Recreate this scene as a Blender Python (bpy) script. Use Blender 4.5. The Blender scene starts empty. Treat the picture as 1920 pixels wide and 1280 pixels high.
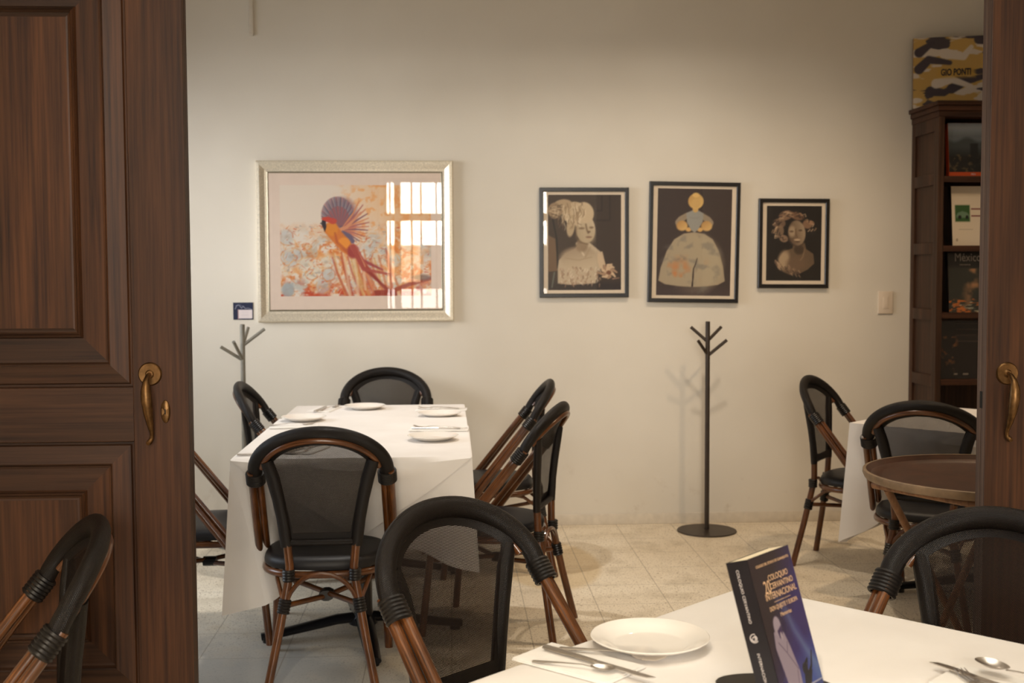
import bpy, bmesh, math, random
import numpy as np
from mathutils import Vector, Matrix, Quaternion
PI = math.pi; R = math.radians
S = bpy.context.scene; COL = S.collection

# ------------------------------------------------------------------ camera
FPX = 2200.0
cd = bpy.data.cameras.new('camera'); cam = bpy.data.objects.new('camera', cd); COL.objects.link(cam)
cd.sensor_width = 36.0; cd.lens = FPX / 1920 * 36.0
cd.clip_start = .05
yaw, pit, rol = R(3.0), math.atan(122 / FPX), R(0.25)
fw = Vector((math.sin(yaw) * math.cos(pit), math.cos(yaw) * math.cos(pit), -math.sin(pit)))
rt = Vector((math.cos(yaw), -math.sin(yaw), 0)); up = rt.cross(fw)
cx_ = rt * math.cos(rol) - up * math.sin(rol); cy_ = up * math.cos(rol) + rt * math.sin(rol)
m = Matrix((cx_, cy_, -fw)).transposed().to_4x4(); m.translation = Vector((0, 0, 1.38))
cam.matrix_world = m
cd.dof.use_dof = True; cd.dof.focus_distance = 2.9; cd.dof.aperture_fstop = 6.3
S.camera = cam

# ------------------------------------------------------------------ colour management, world
S.view_settings.view_transform = 'Standard'; S.view_settings.look = 'None'
S.view_settings.exposure = 0.0; S.view_settings.gamma = 1.0; S.view_settings.use_curve_mapping = False
w = bpy.data.worlds.new('world'); S.world = w; w.use_nodes = True
bg = w.node_tree.nodes['Background']; bg.inputs[0].default_value = (.80, .88, 1, 1); bg.inputs[1].default_value = 1.0

# ------------------------------------------------------------------ lights
def area(name, loc, target, sx, sy, power, col, spread=180):
    l = bpy.data.lights.new(name, 'AREA'); l.shape = 'RECTANGLE'; l.size = sx; l.size_y = sy
    l.energy = power; l.color = col; l.spread = R(spread)
    o = bpy.data.objects.new(name, l); COL.objects.link(o); o.location = loc
    o.rotation_euler = (Vector(target) - Vector(loc)).to_track_quat('-Z', 'Y').to_euler(); return o
def spot(name, loc, target, power, col, ang=80, blend=.6, rad=.04):
    l = bpy.data.lights.new(name, 'SPOT'); l.energy = power; l.color = col
    l.spot_size = R(ang); l.spot_blend = blend; l.shadow_soft_size = rad
    o = bpy.data.objects.new(name, l); COL.objects.link(o); o.location = loc
    o.rotation_euler = (Vector(target) - Vector(loc)).to_track_quat('-Z', 'Y').to_euler(); return o
WARM = (1, .76, .50); WARM2 = (1, .84, .66); COOL = (.86, .93, 1)
# daylight: the street window behind the camera, and the side window of the far room
area('daylight_street_sky', (.2, -3.7, 2.35), (.2, 3, 2.0), 4.0, 1.05, 530, (1, .94, .83))
area('daylight_street_ground', (.2, -3.7, 1.00), (.2, 3, 1.2), 4.0, .42, 100, (1, .96, .86))
area('side_window_light', (-3.12, 4.80, 1.95), (-1.2, 4.95, .45), 2.3, .9, 15, COOL, 100)
area('side_window_light', (-3.12, 5.2, 1.85), (-.9, 6.43, 1.60), 1.5, .9, 7.6, (.98, .97, .97), 56)  # second light at this window, added to brighten the left back wall
# ceiling downlights of the far room
spot('downlight_far_room', (-.30, 4.85, 3.15), (-.30, 4.85, 0), 115, (1, .95, .88), 78, .8)
spot('downlight_far_room', (1.2, 4.9, 3.15), (1.2, 5.3, 0), 72, WARM2, 135, .9)
spot('downlight_far_room', (2.1, 4.6, 3.15), (2.1, 4.95, 0), 74, (1, .72, .44), 125, .9)
# ceiling downlights of the near room
for x, y in ((.15, 2.45), (.65, 2.45), (1.1, 2.45), (.25, 1.75), (.75, 1.75), (1.2, 1.7)):
    spot('downlight_near_room', (x, y, 3.1), (.62 + (x - .62) * .3, 1.95, 0), 13, (1, .95, .84), 80, .8, .045)
spot('downlight_near_room', (-.4, .6, 3.1), (-.6, 1.9, .5), 90, (1, .86, .66), 85, .8, .035)
area('warm_street_side', (-1.2, -3.72, 1.9), (0, 3, 1.2), 1.6, 1.2, 70, (1, .62, .30))  # warm orange area light outside the street wall

# ------------------------------------------------------------------ materials
def lin(c):
    c = c / 255.0
    return c / 12.92 if c <= .04045 else ((c + .055) / 1.055) ** 2.4
def rgb(r, g, b): return (lin(r), lin(g), lin(b), 1)
class NT:
    def __init__(s, name):
        s.m = bpy.data.materials.new(name); s.m.use_nodes = True; s.t = s.m.node_tree
        s.b = s.t.nodes['Principled BSDF']; s.out = s.t.nodes['Material Output']
    def n(s, typ, **k):
        x = s.t.nodes.new(typ)
        for a, v in k.items(): setattr(x, a, v)
        return x
    def l(s, a, b): s.t.links.new(a, b)
    def coord(s, scale=(1, 1, 1), kind='Object', rot=(0, 0, 0)):
        tc = s.n('ShaderNodeTexCoord'); mp = s.n('ShaderNodeMapping')
        mp.inputs['Scale'].default_value = scale; mp.inputs['Rotation'].default_value = rot
        s.l(tc.outputs[kind], mp.inputs[0]); return mp.outputs[0]
    def noise(s, vec, scale, detail=3, rough=.5):
        x = s.n('ShaderNodeTexNoise'); x.inputs['Scale'].default_value = scale
        x.inputs['Detail'].default_value = detail; x.inputs['Roughness'].default_value = rough
        s.l(vec, x.inputs['Vector']); return x.outputs[0]
    def ramp(s, fac, stops):
        x = s.n('ShaderNodeValToRGB'); e = x.color_ramp.elements
        while len(e) < len(stops): e.new(.5)
        for i, (p, c) in enumerate(stops): e[i].position = p; e[i].color = c if len(c) == 4 else (*c, 1)
        s.l(fac, x.inputs[0]); return x.outputs[0]
    def mix(s, a, b, fac, mode='MIX'):
        x = s.n('ShaderNodeMix', data_type='RGBA', blend_type=mode)
        for v, i in ((fac, 0), (a, 6), (b, 7)):
            if hasattr(v, 'links'): s.l(v, x.inputs[i])
            else: x.inputs[i].default_value = v
        return x.outputs[2]
    def math(s, op, a, b=0.0):
        x = s.n('ShaderNodeMath', operation=op)
        for v, i in ((a, 0), (b, 1)):
            if hasattr(v, 'links'): s.l(v, x.inputs[i])
            else: x.inputs[i].default_value = v
        return x.outputs[0]
    def bump(s, h, st=.3, dist=.002):
        x = s.n('ShaderNodeBump'); x.inputs['Strength'].default_value = st; x.inputs['Distance'].default_value = dist
        s.l(h, x.inputs['Height']); s.l(x.outputs[0], s.b.inputs['Normal'])
    def base(s, c, rough=.5, metal=0, spec=.5):
        if hasattr(c, 'links'): s.l(c, s.b.inputs['Base Color'])
        else: s.b.inputs['Base Color'].default_value = c
        s.b.inputs['Roughness'].default_value = rough; s.b.inputs['Metallic'].default_value = metal
        s.b.inputs['Specular IOR Level'].default_value = spec
        return s

def plain(name, c, rough=.5, metal=0, spec=.5, var=.12, scale=30):
    t = NT(name); v = t.noise(t.coord(), scale)
    d = tuple(x * (1 - var) for x in c[:3]) + (1,); u = tuple(min(1, x * (1 + var)) for x in c[:3]) + (1,)
    t.base(t.ramp(v, [(.3, d), (.7, u)]), rough, metal, spec); t.bump(v, .05, .001); return t.m

def wood(name, c0, c1, axis, rough=.45, fine=1.0):
    t = NT(name); sc = [90 * fine] * 3; sc[axis] = 2.2
    a = t.noise(t.coord(tuple(sc)), 1.0, 5, .65); sc2 = [9] * 3; sc2[axis] = .8
    b = t.noise(t.coord(tuple(sc2)), 1.0, 3)
    c = t.ramp(a, [(.3, c0), (.72, c1)])
    d = t.ramp(b, [(.3, (.62, .60, .58, 1)), (.7, (1.15, 1.12, 1.1, 1))])
    t.base(t.mix(c, d, 1.0, 'MULTIPLY'), rough, 0, .25); t.bump(a, .18, .001); return t.m

M = {}
M['door_v'] = wood('dark_stained_wood_upright_grain', rgb(35, 18, 9), rgb(82, 50, 27), 2, .5)
M['door_h'] = wood('dark_stained_wood_level_grain', rgb(34, 19, 12), rgb(72, 47, 30), 0, .5)
M['door_edge'] = wood('door_edge_wood', rgb(62, 46, 40), rgb(112, 92, 82), 2, .5)
M['shelf'] = wood('bookcase_wood', rgb(44, 27, 18), rgb(84, 58, 42), 2, .5)
M['shelf_h'] = wood('bookcase_shelf_wood', rgb(44, 25, 15), rgb(84, 52, 34), 0, .5)

def bamboo():
    t = NT('varnished_rattan'); uv = t.coord((1, 1, 1), 'UV')
    mp = t.n('ShaderNodeMapping'); mp.inputs['Scale'].default_value = (14, 260, 1); t.l(uv, mp.inputs[0])
    a = t.noise(mp.outputs[0], 1.0, 4, .6); o = t.noise(t.coord(), 9, 2)
    c = t.ramp(a, [(.3, rgb(54, 28, 11)), (.55, rgb(104, 62, 29)), (.78, rgb(146, 92, 46))])
    c = t.mix(c, t.ramp(o, [(.3, (.6, .56, .52, 1)), (.7, (1.1, 1.05, 1, 1))]), 1.0, 'MULTIPLY')
    t.base(c, .28, 0, .5); t.b.inputs['Coat Weight'].default_value = .25; t.bump(a, .12, .0006); return t.m
M['rattan'] = bamboo()
M['wrap'] = plain('black_wrapping_cord', rgb(22, 18, 16), .4, 0, .4)
M['vinyl'] = plain('black_vinyl_seat', rgb(24, 22, 23), .5, 0, .35)
M['cap'] = plain('black_rubber', rgb(22, 20, 19), .6)

def weave(name, alpha):
    """woven vinyl-coated yarn, holes between the yarns when alpha"""
    t = NT(name); uv = t.n('ShaderNodeTexCoord').outputs['UV']
    sp = t.n('ShaderNodeSeparateXYZ'); t.l(uv, sp.inputs[0])
    P = .0034
    u = t.math('FRACT', t.math('DIVIDE', sp.outputs[0], P))
    row = t.math('FLOOR', t.math('DIVIDE', sp.outputs[1], P * .8))
    u = t.math('FRACT', t.math('ADD', t.math('DIVIDE', sp.outputs[0], P), t.math('MULTIPLY', row, .5)))
    v = t.math('FRACT', t.math('DIVIDE', sp.outputs[1], P * .8))
    du = t.math('ABSOLUTE', t.math('SUBTRACT', u, .5)); dv = t.math('ABSOLUTE', t.math('SUBTRACT', v, .5))
    nz = t.noise(t.coord((400, 400, 400)), 1.0, 2)
    if alpha:
        hole = t.math('MULTIPLY', t.math('LESS_THAN', du, .25), t.math('LESS_THAN', dv, .22))
        c = t.ramp(nz, [(.3, rgb(20, 14, 11)), (.7, rgb(30, 21, 16))]); t.base(c, .6, 0, .15)
        tr = t.n('ShaderNodeBsdfTransparent'); mx = t.n('ShaderNodeMixShader')
        t.l(hole, mx.inputs[0]); t.l(t.b.outputs[0], mx.inputs[1]); t.l(tr.outputs[0], mx.inputs[2])
        t.l(mx.outputs[0], t.out.inputs[0])
    else:
        h = t.math('MAXIMUM', t.math('MULTIPLY', du, 2), t.math('MULTIPLY', dv, 2))
        c = t.ramp(h, [(.1, rgb(56, 40, 28)), (.4, rgb(24, 17, 13)), (.85, rgb(5, 4, 4))]); t.base(c, .42, 0, .28)
        t.bump(t.math('SUBTRACT', 1.0, h), .6, .0012)
    return t.m
M['mesh'] = weave('open_black_mesh_textile', True)
M['textile'] = weave('dense_black_textile', False)

def wallm():
    t = NT('off_white_textured_paint'); co = t.coord()
    a = t.noise(co, 220, 3, .6); b = t.noise(co, 1.3, 3)
    fine = t.noise(t.coord((60, 60, 600)), 1.0, 2)
    c = t.ramp(b, [(.3, rgb(216, 208, 194)), (.7, rgb(226, 219, 206))])
    # scuffs low on the wall
    sp = t.n('ShaderNodeSeparateXYZ'); t.l(co, sp.inputs[0])
    low = t.ramp(t.math('MULTIPLY', sp.outputs[2], 2.2), [(.0, (1, 1, 1)), (1.0, (0, 0, 0))])
    sc = t.ramp(t.noise(co, 7, 6, .7), [(.58, (0, 0, 0)), (.75, (1, 1, 1))])
    c = t.mix(c, rgb(176, 158, 136), t.math('MULTIPLY', t.math('MULTIPLY', low, sc), .6))
    t.base(c, .75, 0, .25); t.bump(t.mix(a, fine, .5), .25, .002); return t.m
M['wall'] = wallm()
M['ceiling'] = plain('ceiling_paint', rgb(222, 214, 200), .85)
M['trim'] = plain('baseboard_paint', rgb(214, 204, 188), .6, var=.06)

def floorm():
    t = NT('terrazzo_tiles'); co = t.coord()
    big = t.noise(co, 1.1, 4, .6)
    c = t.ramp(big, [(.35, rgb(224, 209, 184)), (.65, rgb(240, 229, 208))])
    cloud = t.noise(co, 4.5, 5, .65)
    c = t.mix(c, rgb(158, 140, 112), t.ramp(cloud, [(.5, (0, 0, 0)), (.8, (.7, .7, .7))]))
    for s, lo, hi, col in ((150, .62, .70, (146, 124, 98)), (75, .65, .72, (158, 136, 108)), (110, .30, .24, (244, 234, 216))):
        n = t.noise(co, s, 1, .4)
        k = t.ramp(n, [(min(lo, hi), (0, 0, 0) if lo < hi else (1, 1, 1)), (max(lo, hi), (1, 1, 1) if lo < hi else (0, 0, 0))])
        c = t.mix(c, rgb(*col), k)
    sp = t.n('ShaderNodeSeparateXYZ'); t.l(co, sp.inputs[0])
    # round worn beige patch
    dx = t.math('SUBTRACT', sp.outputs[0], .47); dy = t.math('SUBTRACT', sp.outputs[1], 5.55)
    d = t.math('SQRT', t.math('ADD', t.math('MULTIPLY', dx, dx), t.math('MULTIPLY', t.math('MULTIPLY', dy, dy), .25)))
    c = t.mix(c, rgb(204, 176, 126), t.ramp(d, [(.22, (.6, .6, .6)), (.25, (0, 0, 0))]))
    # cool grey daylight and shade round the left table, painted into the floor colour
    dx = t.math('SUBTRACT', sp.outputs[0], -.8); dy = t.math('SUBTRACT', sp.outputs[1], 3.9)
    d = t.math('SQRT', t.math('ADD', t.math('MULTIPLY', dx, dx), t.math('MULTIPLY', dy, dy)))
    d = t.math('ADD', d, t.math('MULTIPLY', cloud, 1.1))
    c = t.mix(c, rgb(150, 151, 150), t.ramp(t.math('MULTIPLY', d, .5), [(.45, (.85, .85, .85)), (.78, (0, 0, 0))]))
    g = []
    for ax, off in ((0, .012), (1, .11)):
        f = t.math('FRACT', t.math('ADD', t.math('DIVIDE', sp.outputs[ax], .305), off + 10))
        e = t.math('ABSOLUTE', t.math('SUBTRACT', f, .5)); g.append(t.math('GREATER_THAN', e, .494))
    gr = t.math('MAXIMUM', g[0], g[1])
    c = t.mix(c, rgb(112, 98, 80), t.math('MULTIPLY', gr, .55))
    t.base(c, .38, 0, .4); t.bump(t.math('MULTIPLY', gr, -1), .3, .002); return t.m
M['floor'] = floorm()

def clothm():
    t = NT('white_cotton_tablecloth'); a = t.noise(t.coord((700, 700, 700)), 1.0, 2)
    b = t.noise(t.coord(), 5, 3)
    t.base(t.ramp(b, [(.3, rgb(232, 226, 220)), (.7, rgb(240, 235, 230))]), .85, 0, .2)
    t.b.inputs['Sheen Weight'].default_value = .1
    h = t.mix(a, b, .6); t.bump(h, .25, .004); return t.m
M['cloth'] = clothm()
M['napkin'] = plain('white_napkin', rgb(242, 238, 232), .85, var=.03)
M['plate'] = plain('glazed_white_china', rgb(240, 234, 226), .04, 0, .6, var=.01)
M['steel'] = plain('polished_steel', rgb(214, 208, 202), .3, 1, .5, var=.04)
M['brass'] = plain('aged_brass', rgb(112, 84, 54), .42, 1, .5, var=.35, scale=60)
M['silver'] = plain('champagne_silver_leaf', rgb(226, 216, 196), .38, .5, .5, var=.16, scale=160)
M['silver_lip'] = plain('dull_silver_lip', rgb(150, 142, 122), .4, .7, .5, var=.15, scale=160)
M['black'] = plain('black_lacquer', rgb(24, 19, 16), .35, 0, .5)
M['mat'] = plain('ivory_mat_board', rgb(226, 210, 188), .85, var=.02)
M['mat_pink'] = plain('pale_rose_mat_board', rgb(222, 202, 186), .85, var=.02)
M['rack_brown'] = plain('brown_painted_metal', rgb(58, 47, 38), .4, .3, .5)
M['rack_grey'] = plain('grey_painted_metal', rgb(140, 136, 126), .4, .4, .5)
M['iron'] = plain('black_cast_iron', rgb(24, 24, 28), .3, .3, .5)
M['plastic'] = plain('cream_plastic', rgb(226, 210, 190), .35, var=.02)
M['conduit'] = plain('painted_conduit', rgb(210, 200, 184), .55, var=.03)
M['tray'] = plain('brown_tray', rgb(74, 44, 30), .42, 0, .4, var=.25, scale=14)
M['tray_rim'] = plain('worn_tray_rim', rgb(132, 108, 82), .5, 0, .4, var=.2)
M['tanwood'] = wood('light_wood_leg', rgb(120, 84, 56), rgb(168, 124, 88), 2, .5)
M['paper'] = plain('book_pages', rgb(240, 226, 196), .8, var=.05, scale=400)
M['navy'] = plain('night_blue_print', rgb(20, 17, 26), .3)
M['gold_ink'] = plain('gold_ink', rgb(206, 168, 130), .5, var=.05)
M['white_ink'] = plain('white_ink', rgb(214, 204, 200), .5, var=.05)
M['grey_ink'] = plain('grey_ink', rgb(150, 140, 132), .5, var=.05)
M['dark_ink'] = plain('dark_ink', rgb(40, 34, 36), .5, var=.05)
M['orange'] = plain('orange_cover', rgb(176, 68, 28), .4, var=.05)
M['dark'] = plain('dark_hole', rgb(10, 8, 7), .9)

def glassm():
    t = NT('picture_glass'); g = t.n('ShaderNodeBsdfGlossy'); g.inputs['Roughness'].default_value = .0
    tr = t.n('ShaderNodeBsdfTransparent'); fr = t.n('ShaderNodeFresnel'); fr.inputs[0].default_value = 1.5
    mx = t.n('ShaderNodeMixShader'); ge = t.n('ShaderNodeNewGeometry'); t.l(t.math('MULTIPLY', fr.outputs[0], t.math('SUBTRACT', 1.0, ge.outputs['Backfacing'])), mx.inputs[0]); t.l(tr.outputs[0], mx.inputs[1]); t.l(g.outputs[0], mx.inputs[2])
    t.l(mx.outputs[0], t.out.inputs[0]); return t.m
M['glass'] = glassm()
def printm(name, rough=.5):
    t = NT(name); a = t.n('ShaderNodeAttribute', attribute_name='ink'); t.base(a.outputs['Color'], rough, 0, .4); return t.m
M['print'] = printm('printed_paper'); M['gloss'] = printm('glossy_printed_cover', .25)

# ------------------------------------------------------------------ mesh helpers
def obj(name, bm, mats, parent=None, smooth=True, loc=None, rot=None):
    me = bpy.data.meshes.new(name); bm.normal_update(); bm.to_mesh(me); bm.free()
    for m_ in (mats if isinstance(mats, (list, tuple)) else [mats]): me.materials.append(m_)
    if smooth:
        me.polygons.foreach_set('use_smooth', [True] * len(me.polygons))
        me.set_sharp_from_angle(angle=R(38))
    o = bpy.data.objects.new(name, me); COL.objects.link(o)
    if parent: o.parent = parent
    if loc is not None: o.location = loc
    if rot is not None: o.rotation_euler = rot
    return o
def tag(o, label, cat, group=None):
    o['label'] = label; o['category'] = cat
    if group: o['group'] = group
    return o
def thing(name, label, cat, loc=(0, 0, 0), rz=0, group=None):
    o = bpy.data.objects.new(name, None); COL.objects.link(o); o.location = loc; o.rotation_euler = (0, 0, rz)
    o.empty_display_size = .1
    return tag(o, label, cat, group)
def struct(o): o['kind'] = 'structure'; return o
def BM(): return bmesh.new()
def box(bm, x0, x1, y0, y1, z0, z1, mi=0, bev=0):
    vs = [bm.verts.new((x, y, z)) for z in (z0, z1) for y in (y0, y1) for x in (x0, x1)]
    fs = [bm.faces.new([vs[i] for i in q]) for q in ((0, 2, 3, 1), (4, 5, 7, 6), (0, 1, 5, 4), (2, 6, 7, 3), (0, 4, 6, 2), (1, 3, 7, 5))]
    for f in fs: f.material_index = mi
    if bev:
        es = list({e for f in fs for e in f.edges})
        bmesh.ops.bevel(bm, geom=es, offset=bev, segments=2, affect='EDGES', profile=.6)
    return bm
def tube(bm, pts, r, n=12, mi=0, closed=False, cap=True, flat=None, side=None):
    """sweep; r number or list; flat=(a,b) elliptical section, 'side' the reference direction of a"""
    P = [Vector(p) for p in pts]; N = len(P)
    if not hasattr(r, '__len__'): r = [r] * N
    T = []
    for i in range(N):
        a = P[(i - 1) % N] if (closed or i) else P[0]; b = P[(i + 1) % N] if (closed or i < N - 1) else P[-1]
        T.append((b - a).normalized())
    uvl = bm.loops.layers.uv.verify()
    if side is None:
        ref = Vector((0, 0, 1)) if abs(T[0].z) < .9 else Vector((1, 0, 0)); A = T[0].cross(ref).normalized()
    rings = []; prevT = T[0]; L = [0]
    for i in range(1, N): L.append(L[-1] + (P[i] - P[i - 1]).length)
    for i in range(N):
        if side is None:
            q = prevT.rotation_difference(T[i]); A = (q @ A).normalized(); prevT = T[i]
            a = A
        else:
            sd = Vector(side(i, P[i]) if callable(side) else side); a = (sd - T[i] * sd.dot(T[i])).normalized()
        b = T[i].cross(a)
        fa, fb = flat if flat else (1, 1)
        rings.append([bm.verts.new(P[i] + (a * math.cos(k * 2 * PI / n) * fa + b * math.sin(k * 2 * PI / n) * fb) * r[i]) for k in range(n)])
    def quad(i, j, li, lj):
        for k in range(n):
            k2 = (k + 1) % n
            f = bm.faces.new((rings[i][k], rings[i][k2], rings[j][k2], rings[j][k])); f.material_index = mi
            rr = max(r[i], .004) * 2 * PI
            for lp, (uu, vv) in zip(f.loops, ((li, k), (li, k + 1), (lj, k + 1), (lj, k))):
                lp[uvl].uv = (uu, vv / n * rr)
    for i in range(N - 1): quad(i, i + 1, L[i], L[i + 1])
    if closed: quad(N - 1, 0, L[-1], L[-1] + (P[0] - P[-1]).length)
    elif cap:
        for rg, rev in ((rings[0], True), (rings[-1], False)):
            f = bm.faces.new(rg[::-1] if rev else rg); f.material_index = mi
    return bm
def lathe(bm, prof, n=48, c=(0, 0, 0), sx=1, sy=1, mi=0):
    rings = []
    for (r, z) in prof:
        if r < 1e-5: rings.append([bm.verts.new((c[0], c[1], c[2] + z))])
        else: rings.append([bm.verts.new((c[0] + r * sx * math.cos(2 * PI * k / n), c[1] + r * sy * math.sin(2 * PI * k / n), c[2] + z)) for k in range(n)])
    for a, b in zip(rings, rings[1:]):
        for k in range(n):
            k2 = (k + 1) % n
            v = [a[k % len(a)], a[k2 % len(a)], b[k2 % len(b)], b[k % len(b)]]
            u = []
            for x in v:
                if x not in u: u.append(x)
            if len(u) > 2:
                try: f = bm.faces.new(u); f.material_index = mi
                except ValueError: pass
    return bm
def ring_bands(bm, c, axis, r, count, pitch, rr, flat=None, side=None, n=20):
    """a stack of cord turns round an axis"""
    ax = Vector(axis).normalized(); ref = Vector(side) if side else Vector((1, 0, 0))
    a = (ref - ax * ref.dot(ax)).normalized(); b = ax.cross(a); fa, fb = flat if flat else (1, 1)
    for i in range(count):
        o = Vector(c) + ax * (i - (count - 1) / 2) * pitch
        tube(bm, [o + a * math.cos(2 * PI * k / n) * r * fa + b * math.sin(2 * PI * k / n) * r * fb for k in range(n)], rr, 6, closed=True)
    return bm
def copy_tree(o, parent=None):
    c = o.copy(); COL.objects.link(c)
    if parent: c.parent = parent
    for ch in list(o.children): copy_tree(ch, c)
    return c
def plate_rect(bm, x0, x1, z0, z1, y, mi=0):
    """upright rectangle facing -y"""
    f = bm.faces.new([bm.verts.new(p) for p in ((x0, y, z0), (x1, y, z0), (x1, y, z1), (x0, y, z1))]); f.material_index = mi
_dg = []
def text(name, s, size, mat, parent, loc, rot=(PI / 2, 0, 0), sx=1.0, align='CENTER', depth=.0004, bold=0):
    cu = bpy.data.curves.new('lettering', 'FONT'); cu.body = s; cu.size = size; cu.align_x = align; cu.align_y = 'CENTER'
    cu.extrude = depth; cu.offset = bold; cu.resolution_u = 4
    t = bpy.data.objects.new('lettering_source', cu); COL.objects.link(t); bpy.context.view_layer.update()
    me = bpy.data.meshes.new_from_object(t.evaluated_get(bpy.context.evaluated_depsgraph_get()))
    bpy.data.objects.remove(t); bpy.data.curves.remove(cu)
    me.name = name; me.materials.clear(); me.materials.append(mat)
    for v in me.vertices: v.co.x *= sx
    o = bpy.data.objects.new(name, me); COL.objects.link(o); o.parent = parent; o.location = loc; o.rotation_euler = rot
    return o

# ------------------------------------------------------------------ painted prints (colour per vertex of a flat sheet)
class Paint:
    """a flat printed sheet; drawing units are arbitrary, x right, y down, over rect (x0,y0,x1,y1)"""
    def __init__(s, rect, nx, ny, bgc, seed=1):
        s.x0, s.y0, s.x1, s.y1 = rect; s.nx, s.ny = nx, ny
        s.X, s.Y = np.meshgrid(np.linspace(s.x0, s.x1, nx), np.linspace(s.y0, s.y1, ny))
        s.C = np.zeros((ny, nx, 3)); s.C[:] = bgc; s.rng = np.random.RandomState(seed)
    def noise(s, sc, sy=None, oct=3):
        sy = sy or sc; out = 0; amp = 1; tot = 0
        for o in range(oct):
            gx = max(2, int((s.x1 - s.x0) / sc * 2 ** o) + 2); gy = max(2, int((s.y1 - s.y0) / sy * 2 ** o) + 2)
            g = s.rng.rand(gy, gx)
            fx = (s.X - s.x0) / (s.x1 - s.x0) * (gx - 1.001); fy = (s.Y - s.y0) / (s.y1 - s.y0) * (gy - 1.001)
            ix = fx.astype(int); iy = fy.astype(int); tx = fx - ix; ty = fy - iy
            tx = tx * tx * (3 - 2 * tx); ty = ty * ty * (3 - 2 * ty)
            v = (g[iy, ix] * (1 - tx) + g[iy, ix + 1] * tx) * (1 - ty) + (g[iy + 1, ix] * (1 - tx) + g[iy + 1, ix + 1] * tx) * ty
            out = out + v * amp; tot += amp; amp *= .5
        return out / tot
    def blend(s, col, a):
        a = np.clip(a, 0, 1)[..., None]; s.C = s.C * (1 - a) + np.asarray(col, float) * a
    def ell(s, cx, cy, rx, ry, col, soft=1.0, rot=0, al=1.0, shade=None):
        c, q = math.cos(R(rot)), math.sin(R(rot)); dx = s.X - cx; dy = s.Y - cy
        u = (dx * c + dy * q) / rx; v = (-dx * q + dy * c) / ry; d = np.sqrt(u * u + v * v)
        a = np.clip((1 - d) * min(rx, ry) / soft + .5, 0, 1) * al
        if shade is not None:      # (lx,ly, dark colour): the modelling the photographed ceramic has in the print
            lx, ly, dk = shade; k = np.clip(.5 + .5 * (u * lx + v * ly), 0, 1)[..., None]
            col = np.asarray(col, float) * (1 - k) + np.asarray(dk, float) * k
        s.blend(col, a)
    def poly(s, pts, col, soft=1.0, al=1.0):
        P = np.asarray(pts, float); ins = np.zeros(s.X.shape, bool); D = np.full(s.X.shape, 1e9)
        for (ax, ay), (bx, by) in zip(P, np.roll(P, -1, 0)):
            cond = ((ay > s.Y) != (by > s.Y)) & (s.X < (bx - ax) * (s.Y - ay) / (by - ay + 1e-12) + ax); ins ^= cond
            ex, ey = bx - ax, by - ay; t = np.clip(((s.X - ax) * ex + (s.Y - ay) * ey) / (ex * ex + ey * ey + 1e-12), 0, 1)
            D = np.minimum(D, np.hypot(s.X - ax - t * ex, s.Y - ay - t * ey))
        s.blend(col, (np.where(ins, D, -D) / soft + .5).clip(0, 1) * al)
    def stroke(s, pts, r0, r1, col, soft=1.0, al=1.0):
        A = np.zeros(s.X.shape); n = len(pts) - 1
        for i in range(n):
            (ax, ay), (bx, by) = pts[i], pts[i + 1]; ex, ey = bx - ax, by - ay
            t = np.clip(((s.X - ax) * ex + (s.Y - ay) * ey) / (ex * ex + ey * ey + 1e-12), 0, 1)
            r = r0 + (r1 - r0) * (i + t) / n; d = np.hypot(s.X - ax - t * ex, s.Y - ay - t * ey)
            A = np.maximum(A, ((r - d) / soft + .5).clip(0, 1))
        s.blend(col, A * al)
    def sheet(s, name, w, h, mat, parent=None, loc=(0, 0, 0), rot=(0, 0, 0), gain=1.0):
        """sheet w x h facing -y, centred"""
        me = bpy.data.meshes.new(name); nx, ny = s.nx, s.ny
        xs = np.linspace(-w / 2, w / 2, nx); zs = np.linspace(h / 2, -h / 2, ny)
        co = np.zeros((ny, nx, 3)); co[..., 0] = xs[None]; co[..., 2] = zs[:, None]
        idx = np.arange(nx * ny).reshape(ny, nx)
        F = np.stack([idx[1:, :-1], idx[1:, 1:], idx[:-1, 1:], idx[:-1, :-1]], -1).reshape(-1, 4)
        me.from_pydata(co.reshape(-1, 3).tolist(), [], F.tolist())
        c = np.clip(s.C * gain, 0, 255) / 255; c = np.where(c <= .04045, c / 12.92, ((c + .055) / 1.055) ** 2.4)
        at = me.color_attributes.new('ink', 'FLOAT_COLOR', 'POINT')
        at.data.foreach_set('color', np.concatenate([c.reshape(-1, 3), np.ones((nx * ny, 1))], 1).ravel())
        me.materials.append(mat); o = bpy.data.objects.new(name, me); COL.objects.link(o)
        if parent: o.parent = parent
        o.location = loc; o.rotation_euler = rot; return o

# ================================================================== the setting
WY = 6.43          # far wall
XL, XR, ZC = -3.0, 3.35, 3.25
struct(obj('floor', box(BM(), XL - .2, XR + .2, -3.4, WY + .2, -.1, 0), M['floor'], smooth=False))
struct(obj('ceiling', box(BM(), XL - .2, XR + .2, -3.4, WY + .2, ZC, ZC + .1), M['ceiling'], smooth=False))
struct(obj('wall_back', box(BM(), XL - .2, XR + .2, WY, WY + .15, 0, ZC), M['wall'], smooth=False))
struct(obj('wall_right', box(BM(), XR, XR + .15, -3.2, WY, 0, ZC), M['wall'], smooth=False))
b = BM()   # left wall with the far room's side window opening
for a in ((-3.2, 3.45, 0, ZC), (6.05, WY, 0, ZC), (3.45, 6.05, 0, .6), (3.45, 6.05, 2.3, ZC)):
    box(b, XL - .15, XL, a[0], a[1], a[2], a[3])
struct(obj('wall_left', b, M['wall'], smooth=False))
b = BM()   # street wall behind the camera, with its window opening
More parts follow.
